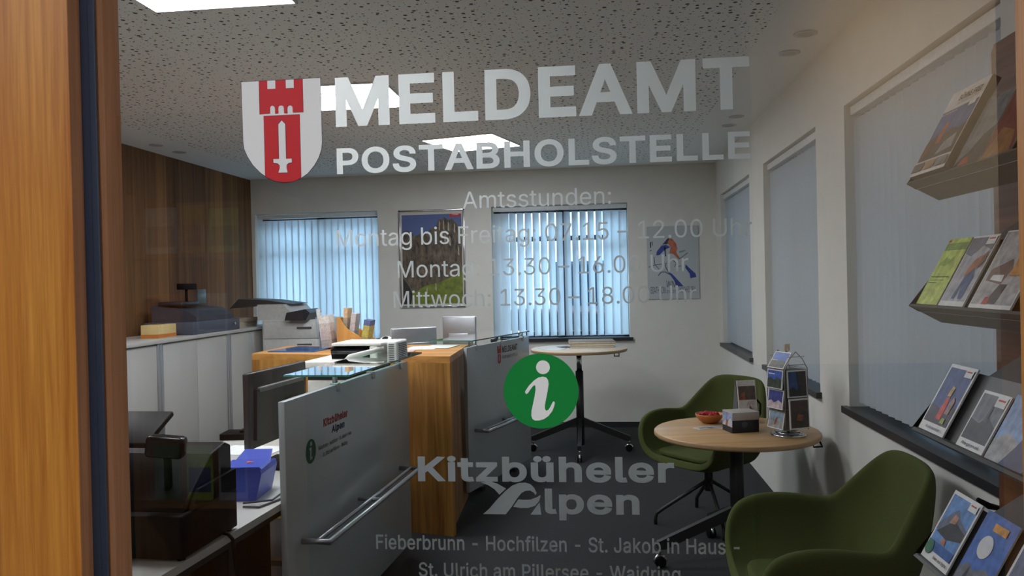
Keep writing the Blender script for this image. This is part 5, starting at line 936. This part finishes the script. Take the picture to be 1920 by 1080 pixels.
def rackmat(y_far, z, back=0):
    u = Vector((0, -1, 0)); v = Vector((math.sin(LEAN), 0, math.cos(LEAN))); n = Vector((math.cos(LEAN), 0, -math.sin(LEAN)))   # x along shelf towards the viewer, y into the rack, z up the slope
    m = Matrix((u, n, v)).transposed().to_4x4(); m.translation = (.866 - .016 + .0 - back, y_far, z - .004 + .004); return m
def on_rack(label, shelf, y_far, w, h, polys, th=.004, txt=()):
    m = rackmat(y_far, SHZ[shelf] + .002); m.translation = m.translation + Vector((.005, 0, .004)) - m.to_3x3() @ Vector((0, th, 0)) + m.to_3x3() @ Vector((0, .004, 0))
    return leaflet(label, w, h, th, polys, m, 'leaflets on the right wall rack', txt=txt)
on_rack('thick magazine headed BÜHNE FREI on the top shelf of the right rack', 0, 2.25, .215, .25, [(RECT(0, 0, 1, 1), (220, 212, 206)), (RECT(.02, .17, .98, .76), (84, 104, 150)), ([(.02, .17), (.98, .17), (.98, .5), (.8, .46), (.6, .5), (.4, .42), (.2, .48), (.02, .4)], (74, 66, 62)), ([(.3, .35), (.42, .35), (.44, .55), (.40, .6), (.34, .6), (.3, .52)], (170, 84, 48)), ([(.5, .2), (.9, .24), (.86, .4), (.6, .34)], (150, 148, 150)), ([(.05, .2), (.2, .2), (.25, .36), (.1, .34)], (110, 60, 50)), (RECT(.02, .04, .32, .14), (96, 90, 86)), (RECT(.36, .04, .64, .14), (170, 140, 110)), (RECT(.68, .04, .98, .14), (130, 130, 128)), (RECT(.78, .7, .95, .75), WH)], th=.022, txt=[('BÜHNE FREI', .38, .95, .83, .90, (60, 56, 54), .03), ('Das Magazin aus Tirol', .4, .95, .785, .805, (90, 84, 80), 0), ('SOMMER', .08, .5, .70, .72, WH, .0)])
on_rack('grey mountain leaflet on the top shelf, second from the window', 0, 2.03, .13, .19, [(RECT(0, 0, 1, 1), (126, 128, 130)), ([(0, 0), (1, 0), (1, .5), (.7, .42), (.4, .2), (.2, .14)], (66, 60, 58)), ([(.2, .02), (.6, .02), (.5, .14), (.3, .12)], (160, 70, 50))])
on_rack('red and brown leaflet at the near end of the top shelf', 0, 1.89, .13, .19, [(RECT(0, 0, 1, 1), (120, 50, 42)), ([(0, 0), (1, 0), (.8, .3), (.3, .4)], (150, 104, 56))])
on_rack('pale green leaflet at the far end of the second rack shelf', 1, 2.262, .13, .195, [(RECT(0, 0, 1, 1), (190, 206, 92)), (RECT(.02, .82, .98, .93), (120, 154, 50)), ([(.15, .6), (.3, .72), (.55, .68), (.7, .74), (.72, .66), (.4, .58)], (150, 178, 70)), (RECT(.04, .945, .16, .975), (190, 60, 50)), (RECT(.1, .36, .75, .37), (110, 130, 60)), (RECT(.1, .41, .9, .42), (110, 130, 60)), (RECT(.1, .32, .5, .33), (110, 130, 60))])
def winter(c1, c2): return [(RECT(0, 0, 1, 1), WH), (RECT(.03, .07, .97, .97), (172, 172, 178)), ([(.03, .75), (.3, .7), (.6, .85), (.97, .78), (.97, .97), (.03, .97)], (104, 108, 120)), ([(.4, .1), (.52, .1), (.55, .3), (.66, .1), (.8, .1), (.84, .4), (.7, .55), (.5, .42)], c1), ([(.46, .4), (.7, .52), (.84, .6), (.78, .72), (.6, .66), (.46, .54)], c2), ([(.8, .5), (.95, .62), (.93, .78), (.8, .7)], (116, 74, 66)), (RECT(.66, .86, .97, .97), WH), (RECT(.7, .93, .92, .95), (190, 60, 60))]
on_rack('winter leaflet with people in blue and orange on the second rack shelf', 1, 2.122, .135, .195, winter((62, 84, 128), (176, 104, 58)))
on_rack('snowy village leaflet at the near end of the second rack shelf', 1, 1.958, .19, .2, [(RECT(0, 0, 1, 1), WH), (RECT(.02, .05, .98, .98), (176, 172, 170)), ([(.1, .35), (.5, .3), (.6, .5), (.5, .62), (.3, .55), (.12, .5)], (118, 88, 78)), ([(.2, .36), (.5, .33), (.48, .42), (.22, .42)], WH), ([(.35, .06), (.6, .06), (.66, .3), (.5, .3)], (66, 56, 54)), ([(.3, .05), (.42, .05), (.44, .14), (.32, .14)], (178, 60, 44)), ([(.62, .4), (.85, .4), (.9, .75), (.75, .85), (.62, .66)], (190, 130, 52))])
on_rack('leaflet showing a child in red, far end of the third rack shelf', 2, 2.262, .15, .195, [(RECT(0, 0, 1, 1), WH), (RECT(.05, .13, .95, .95), (72, 84, 132)), ([(.05, .13), (.95, .13), (.95, .42), (.5, .34), (.05, .4)], (72, 58, 66)), ([(.42, .2), (.62, .2), (.6, .45), (.56, .56), (.46, .5)], (206, 70, 58)), ([(.46, .54), (.58, .55), (.6, .68), (.5, .7), (.46, .62)], (206, 164, 110)), ([(.64, .3), (.8, .3), (.82, .5), (.72, .56), (.66, .46)], (150, 116, 100)), ([(.66, .16), (.82, .16), (.8, .24), (.68, .24)], (140, 160, 60)), (RECT(.68, .85, .95, .96), WH), (RECT(.72, .92, .9, .94), (190, 60, 60))], txt=[('Kindersommer', .3, .85, .045, .085, DK, .01)])
on_rack('white framed grey leaflet of a ruin, middle of the third rack shelf', 2, 2.035, .13, .15, [(RECT(0, 0, 1, 1), WH), (RECT(.05, .15, .95, .95), (112, 112, 116)), ([(.05, .15), (.95, .15), (.95, .45), (.6, .6), (.4, .45), (.05, .5)], (66, 64, 64)), ([(.5, .5), (.6, .5), (.62, .75), (.56, .8)], (86, 84, 86)), (RECT(.6, .78, .95, .96), WH), (RECT(.66, .88, .9, .91), (190, 60, 60))], txt=[('Regional', .2, .85, .05, .1, DK, .01)])
on_rack('sky blue lake leaflet at the near end of the third rack shelf', 2, 1.892, .16, .16, [(RECT(0, 0, 1, 1), (128, 156, 196)), ([(0, .3), (.3, .45), (.6, .35), (.6, 0), (0, 0)], (160, 158, 156)), ([(.4, 0), (1, 0), (1, .65), (.75, .6), (.6, .3)], (44, 60, 96)), ([(.6, .8), (.8, .8), (.82, .9), (.62, .92)], (206, 80, 70))])
on_rack('leaflet of a face mirrored in a lake, far end of bottom rack shelf', 3, 2.262, .155, .2, [(RECT(0, 0, 1, 1), WH), (RECT(.05, .14, .95, .95), (96, 136, 190)), ([(.05, .5), (.3, .72), (.45, .8), (.6, .7), (.95, .6), (.95, .45), (.05, .42)], (96, 104, 124)), ([(.1, .4), (.5, .36), (.95, .44), (.95, .55), (.6, .62), (.4, .58)], (52, 48, 48)), ([(.35, .58), (.55, .6), (.56, .7), (.42, .72)], (178, 128, 100)), ([(.4, .28), (.56, .28), (.54, .36), (.4, .36)], (170, 116, 90)), (RECT(.05, .14, .95, .27), (52, 92, 156)), (RECT(.68, .85, .95, .96), WH), (RECT(.72, .92, .9, .94), (190, 60, 60)), (circle(.17, .17, .13, 24, .1), (60, 116, 84))], txt=[('Seen und Gipfel', .45, .95, .06, .1, DK, .02)])
on_rack('blue leaflet with a white disc and orange tag on the bottom rack shelf', 3, 2.075, .15, .2, [(RECT(0, 0, 1, 1), (70, 106, 178)), ([(0, 0), (1, 0), (1, .3), (.7, .36), (.4, .26), (.2, .32), (0, .2)], (110, 112, 120)), ([(.2, .05), (.36, .05), (.3, .3)], (56, 58, 62)), (circle(.42, .58, .2, 30, .15), (214, 214, 214)), (RECT(.38, .8, .8, .9), (214, 150, 50))])
on_rack('white leaflet at the near end of the bottom rack shelf', 3, 1.89, .14, .2, [(RECT(0, 0, 1, 1), WH), (RECT(.06, .1, .94, .9), (96, 110, 140))])
t = thing('clamp_hook', 'small black cable clip hanging at the lower edge of the leaflet rack', 'clip', (1.06, 2.277, .85))
q = MB(); q.tube([(.02, 0, .10), (.02, 0, .06), (.015, 0, .03)], [.007, .011, .008], seg=8); q.build('clip_body', M_BLACK, t)
q = MB(); q.tube([(-.05, 0, .03), (-.02, 0, .012), (.03, 0, 0)], [.006, .009, .006], seg=8); q.build('clip_arm', M_BLACK, t)

# ------------------------------------------------------------------ things on the low table
ZL = .7003
def low_table_things():
    t = thing('wooden_bowl', 'orange brown wooden bowl of red sweets on the low table', 'bowl', (.585, 4.46, ZL))
    q = MB(); q.lathe([(.035, 0), (.055, .012), (.074, .036), (.078, .05), (.073, .05), (.066, .034), (.045, .014), (.0005, .010)], seg=40); q.build('bowl', wood('bowl_wood', (170, 96, 40), (206, 132, 66), grain=0, fine=40), t)
    for k in range(26):
        a, r = R.uniform(0, 2 * PI), .056 * math.sqrt(R.random()); z = .040 + .014 * (1 - (r / .056) ** 2)
        q = MB(); bmesh.ops.create_icosphere(q.bm, subdivisions=2, radius=1, matrix=Matrix.Diagonal((.017, .012, .009, 1)))
        for f in q.bm.faces: f.smooth = True
        o = q.build('wrapped_sweet', C((176, 22, 40), .35)); o.location = (.585 + r * math.cos(a), 4.46 + r * math.sin(a), ZL + z + R.uniform(-.004, .004)); o.rotation_euler = (R.uniform(-.4, .4), R.uniform(-.4, .4), R.uniform(0, 6))
        tag(o, 'red sweet in the wooden bowl on the low table', 'sweet', 'sweets in the wooden bowl')
    t = thing('card_box', 'black and white card box with a picture end on the low table', 'box', (.66, 4.145, ZL), .28)
    q = MB(); q.box(0, .145, 0, .115, 0, .068, C((30, 33, 42), .4), bevel=.002); s_ = q.build('box_body', None, t)
    q = MB(); q.box(-.002, .147, -.002, .117, .064, .105, C((188, 182, 176), .5), bevel=.002); q.build('box_lid', None, t)
    s = MB(); W = lambda u, v: (-.0025, .115 - u * .115, v * .1)
    for i, (pts, c) in enumerate((([(0, .0), (1, 0), (1, 1), (0, 1)], (150, 168, 206)), ([(0, .3), (.3, .6), (.5, .5), (.8, .75), (1, .6), (1, 0), (0, 0)], (206, 204, 206)), ([(.3, .3), (.5, .3), (.6, .6), (.4, .65)], (150, 96, 80)), ([(0, 0), (1, 0), (1, .3), (0, .3)], (36, 38, 46)))):
        f = s.bm.faces.new([s.bm.verts.new(Vector(W(*p)) + Vector((-.0004 * i, 0, 0))) for p in pts]); f.material_index = s.mi(pc(c))
    s.build('end_picture', None, t)
    s = MB(); flat(s, circle(.065, .042, .016, 24), C((70, 76, 88), .4, var=0), -.0006); flat(s, [(.065, .03), (.085, .05), (.06, .056)], C((70, 76, 88), .4, var=0), -.0010); s.build('round_emblem', None, t, recalc=False)
    for (x, y, rz, lab) in ((.53, 4.29, .5, 'white card in front of the bowl on the low table'), (.60, 4.31, -.2, 'white card half under the black card box')):
        q = MB(); q.box(-.045, .045, -.03, .03, 0, .0015, C((214, 212, 208), .6)); q.box(-.03, .03, -.018, .018, .0015, .002, C((140, 150, 164), .6, var=.4)); o = q.build('business_card'); o.location = (x, y, ZL); o.rotation_euler.z = rz; tag(o, lab, 'card', 'cards on the low table')
    # leaflet stand
    t = thing('leaflet_stand', 'grey leaflet stand behind the card box on the low table', 'leaflet holder', (.74, 4.42, ZL), .25)
    q = MB(); q.prism([(0, .0, 0), (0, .09, 0), (0, .095, .01), (0, .05, .23), (0, .042, .23), (0, .012, .02), (0, 0, .02)], (.112, 0, 0)); q.build('stand', C((104, 104, 104), .5), t)
    q = MB(); q.tube([(.112, .02, .01), (.125, .01, .05), (.13, .015, .1), (.12, .04, .12)], .006, seg=8); q.build('strap', M_BLACK, t)
    m = Matrix.Translation((.742, 4.414, ZL + .021)) @ Matrix.Rotation(.25, 4, 'Z') @ Matrix.Rotation(-.15, 4, 'X')
    leaflet('alpine picture leaflet in the grey stand on the low table', .105, .215, .008, [(RECT(0, 0, 1, 1), (214, 210, 208)), (RECT(.04, .5, .96, .85), (92, 80, 74)), ([(.1, .5), (.4, .5), (.36, .7), (.16, .66)], (150, 92, 70)), ([(.3, .1), (.96, .1), (.96, .5), (.5, .46)], (196, 186, 186)), ([(.5, .2), (.7, .1), (.9, .14), (.6, .36)], (120, 82, 78))], m, 'leaflets on the low table')
low_table_things()
def carousel():
    cx, cy, rz = .925, 4.10, .44
    t = thing('postcard_carousel', 'revolving wire postcard stand with chrome foot on the low table', 'postcard stand', (cx, cy, ZL), rz)
    q = MB(); q.lathe([(.084, 0), (.088, .006), (.08, .012), (.07, .009), (.064, .003)], m=M_CHROME); q.lathe([(.062, .012), (.066, .018), (.058, .022), (.05, .016)], m=M_CHROME); q.build('foot', None, t)
    q = MB(); q.cyl((0, 0, .01), (0, 0, .44), .007, m=M_CHROME); q.build('spindle', None, t)
    h = .068; wire = C((150, 148, 146), .35, metal=.6)
    q = MB()
    for sx in (-1, 1):
        for sy in (-1, 1): q.tube([(sx * h, sy * h, .035), (sx * h, sy * h, .34), (sx * h * .55, sy * h, .39), (0, sy * h, .425)], .0022, wire, 6)
    for z in (.04, .14, .24, .34): q.tube([(-h, -h, z), (h, -h, z), (h, h, z), (-h, h, z)], .0022, wire, 6, closed=True)
    for sy in (-1, 1):
        for z in (.36, .40): q.tube([(-h * .75, sy * h, z), (h * .75, sy * h, z)], .0018, wire, 6)
    q.build('wire_frame', None, t)
    q = MB(); q.box(-.064, .064, -.064, .064, .04, .335, C((120, 116, 112), .6)); q.build('core', None, t)
    q = MB(); q.box(-.016, .016, -.006, .006, .425, .46, C((200, 186, 160), .6), bevel=.002); q.build('top_tag', None, t)
    B = Matrix.Translation((cx, cy, ZL)) @ Matrix.Rotation(rz, 4, 'Z')
    def card(label, face, z, w, hh, polys, tilt=.12, off=.0):
        # faces: 0 front (-y), 3 left (-x), 1 right (+x), 2 back
        a = {0: 0, 1: PI / 2, 2: PI, 3: -PI / 2}[face]
        m = B @ Matrix.Rotation(a, 4, 'Z') @ Matrix.Translation((-w / 2, -h - .012 - off, z)) @ Matrix.Rotation(-tilt, 4, 'X')
        leaflet(label, w, hh, .006, [(RECT(0, 0, 1, 1), WH)] + polys, m, 'postcards on the carousel', name='postcard')
    mtn = lambda sky, land, lo=.5: [(RECT(.05, .05, .95, .95), sky), ([(.05, .05), (.95, .05), (.95, lo), (.7, lo + .12), (.45, lo - .05), (.25, lo + .1), (.05, lo)], land)]
    card('dark blue waterfall postcard, upper front of the carousel', 0, .20, .115, .135, mtn((46, 76, 128), (44, 40, 46), .3) + [([(.55, .05), (.95, .05), (.95, .95), (.45, .95)], (48, 42, 46))], .06)
    card('brown interior postcard with white border, lower front of the carousel', 0, .045, .115, .15, mtn((84, 66, 58), (64, 50, 44)) + [([(.3, .3), (.6, .25), (.7, .45), (.4, .5)], (136, 84, 58))], .04, .012)
    card('blue sky mountain postcard, top of the left side of the carousel', 3, .24, .12, .095, mtn((66, 96, 176), (66, 76, 66)) + [(RECT(.1, .75, .5, .8), WH)], .1)
    card('snowfield postcard, middle of the left side of the carousel', 3, .14, .12, .095, mtn((66, 72, 136), (196, 180, 184), .35), .14)
    card('pale ski postcard, lowest on the left side of the carousel', 3, .04, .12, .095, mtn((130, 150, 166), (150, 150, 146), .4) + [([(.4, .2), (.5, .2), (.6, .6), (.5, .6)], (150, 84, 70))], .2)
    m = B @ Matrix.Rotation(-PI / 2, 4, 'Z') @ Matrix.Translation((-.062, -h - .004, .342)) @ Matrix.Rotation(-.6, 4, 'X')
    leaflet('blue lake postcard on the sloping roof of the carousel', .124, .095, .005, [(RECT(0, 0, 1, 1), WH)] + mtn((76, 116, 190), (84, 84, 74), .4) + [(RECT(.1, .45, .4, .5), (220, 214, 120))], m, 'postcards on the carousel', name='postcard')
    for z, c in ((.05, (100, 96, 100)), (.15, (116, 110, 108)), (.24, (96, 104, 120))):
        card('postcard on the window side of the carousel, %s' % {.05: 'lowest', .15: 'middle', .24: 'top'}[z], 1, z, .12, .095, mtn(c, (80, 78, 76)), .12)
carousel()

# ------------------------------------------------------------------ things on the high table
ZH = .9103
for k in range(6):
    q = MB(); hgt = .0095; q.box(-.2 + R.uniform(-.012, .012), .2 + R.uniform(-.012, .012), -.13, .13, 0, hgt, C([(206, 196, 176), (190, 178, 156), (222, 214, 196), (176, 160, 136), (210, 200, 184), (150, 146, 140)][k], .8), bevel=.003)
    o = q.build('magazine'); o.location = (-.09, 7.12, ZH + k * .0097); o.rotation_euler.z = R.uniform(-.08, .08)
    tag(o, 'magazine in the stack on the high pale table, %s' % ('at the bottom', 'second from the bottom', 'third from the bottom', 'third from the top', 'second from the top', 'on top with a grey cover')[k], 'magazine', 'magazines on the high table')
for (x, y, w, l, c, rz, lab) in ((-.46, 7.02, .21, .26, (214, 212, 208), .3, 'white sheet at the left edge of the high table'), (-.40, 6.84, .15, .2, (220, 218, 214), -.3, 'white leaflet nearest the viewer on the high table'), (-.33, 7.05, .1, .14, (60, 66, 84), .4, 'dark blue leaflet on the high table left of the magazines')):
    q = MB(); q.box(-w / 2, w / 2, -l / 2, l / 2, 0, .002, C(c, .6)); o = q.build('paper_sheet'); o.location = (x, y, ZH + (.0021 if c[0] < 100 else 0) + (.0001 if rz < 0 else 0)); o.rotation_euler.z = rz; tag(o, lab, 'paper', 'papers on the high table')

# ------------------------------------------------------------------ display rack in the corridor (mirrored on the left)
rk = thing('display_rack', 'wooden leaflet display in the corridor, mirrored faintly at the left of the glass', 'rack', (-2.2, -2.29, 0))
mw = wood('rack_wood', (150, 96, 40), (198, 140, 70), grain=2, fine=24)
q = MB(); q.box(0, .03, 0, .4, 0, 1.95, mw); q.build('side_board', None, rk); q = MB(); q.box(.66, .69, 0, .4, 0, 1.95, mw); q.build('side_board', None, rk)
q = MB(); q.box(.03, .66, 0, .015, 0, 1.95, mw); q.build('back_board', None, rk)
for z in (.48, 1.26, 1.65):
    q = MB(); q.box(.03, .66, .015, .4, z, z + .02, mw); q.build('shelf', None, rk)
for k, (x, z, w, h, c, c2) in enumerate(((-2.15, 1.671, .16, .22, (206, 200, 190), (150, 140, 130)), (-1.97, 1.671, .12, .23, (226, 180, 40), (206, 130, 40)), (-1.83, 1.671, .15, .21, (190, 206, 110), (120, 150, 60)), (-2.15, 1.281, .18, .2, (206, 110, 40), (230, 150, 60)), (-1.9, 1.281, .15, .2, (200, 196, 190), (120, 110, 100)), (-2.13, .501, .13, .26, (90, 120, 60), (60, 80, 50)), (-1.97, .501, .13, .26, (180, 200, 60), (70, 90, 140)), (-1.81, .501, .14, .26, (190, 190, 192), (60, 56, 56)))):
    t = thing('leaflet', '%s leaflet in the corridor display, mirrored in the glass' % ('beige top row', 'yellow top row', 'pale green top row', 'orange middle row', 'grey middle row', 'dark green bottom row', 'yellow and blue bottom row', 'black and white bottom row')[k], 'leaflet', (x, -1.95, z), 0, 'leaflets in the corridor display')
    q = MB(); q.box(0, w, -.006, 0, 0, h, C(c, .5, var=.2, scale=30)); q.box(.01, w - .01, 0, .001, h * .15, h * .6, C(c2, .5, var=.3, scale=30)); q.build('pages', None, t)

# ------------------------------------------------------------------ outside the windows
b = MB(); b.box(-30, 30, YB + .31, 60, -.4, -.3); b.box(XR + .31, 30, -20, YB + .31, -.4, -.3); struct('ground_outside', b, C((120, 122, 124), .9, var=.1, scale=3))
t = thing('office_building', 'white building with dark windows seen through the open blind', 'building', (-9, 16, -.3))
q = MB(); q.box(0, 18, 0, 6, 0, 5.2, C((226, 228, 230), .8, var=.04, scale=2)); q.build('wall', None, t)
for k in range(7):
    for z in (.3, 2.9):
        q = MB(); x = .6 + k * 2.5; q.box(x, x + 1.3, -.03, .02, z + .5, z + 1.9); w_ = q.build('window_frame', C((60, 64, 72), .5), t)
        q = MB(); q.box(x + .07, x + 1.23, -.04, -.03, z + .57, z + 1.83); q.build('window_pane', C((36, 50, 66), .08), w_)
q = MB(); q.box(-.1, 18.1, -.2, 6.1, 5.2, 5.4); q.build('roof_slab', C((90, 90, 94), .7), t)
def car(x, y):
    t = thing('parked_car', 'dark parked car outside, glimpsed between the slats of the open blind', 'car', (x, y, -.3))
    q = MB(); q.prism([(-2.1, 0, .25), (2.1, 0, .25), (2.15, 0, .6), (1.9, 0, .82), (1.1, 0, .92), (.6, 0, 1.38), (-.9, 0, 1.42), (-1.7, 0, .98), (-2.1, 0, .9)], (0, 1.7, 0)); o = q.build('body', C((70, 26, 30), .25), t); bv = o.modifiers.new('b', 'BEVEL'); bv.width = .06; bv.segments = 3
    q = MB(); q.prism([(-1.45, -.005, .98), (.95, -.005, .95), (.55, -.005, 1.3), (-.85, -.005, 1.34)], (0, .02, 0)); q.build('side_window', C((30, 38, 46), .1), t)
    for wx in (-1.3, 1.35):
        for wy in (-.02, 1.52): q = MB(); q.cyl((wx, wy, .32), (wx, wy + .2, .32), .32); w_ = q.build('wheel', M_BLACK, t); q = MB(); q.cyl((wx, wy - .01, .32), (wx, wy + .21, .32), .18); q.build('rim', M_ALU, w_)
    q = MB(); q.box(1.95, 2.12, .1, .4, .6, .74); q.box(1.95, 2.12, 1.3, 1.6, .6, .74); q.build('headlight', C((220, 224, 226), .2), t)
car(-.4, 11.4)
t = thing('sky_block', 'added grey block outside the right hand windows, unseen, dims their daylight', 'building', (2.7, -4, -.3))  # unseen block added to hide the sky and dim the right blinds
q = MB(); q.box(0, 4, 0, 18, 0, 9, C((84, 82, 80), .9, var=.06, scale=2)); q.build('wall', None, t)
for k in range(4): q = MB(); q.box(-.03, .02, 1.5 + k * 4.2, 2.7 + k * 4.2, 1.2, 2.6); q.build('window_pane', C((46, 56, 66), .1), t)
q = MB(); q.box(-.4, 4.4, -.4, 18.4, 9, 9.2); q.build('roof_slab', C((84, 74, 68), .8), t)
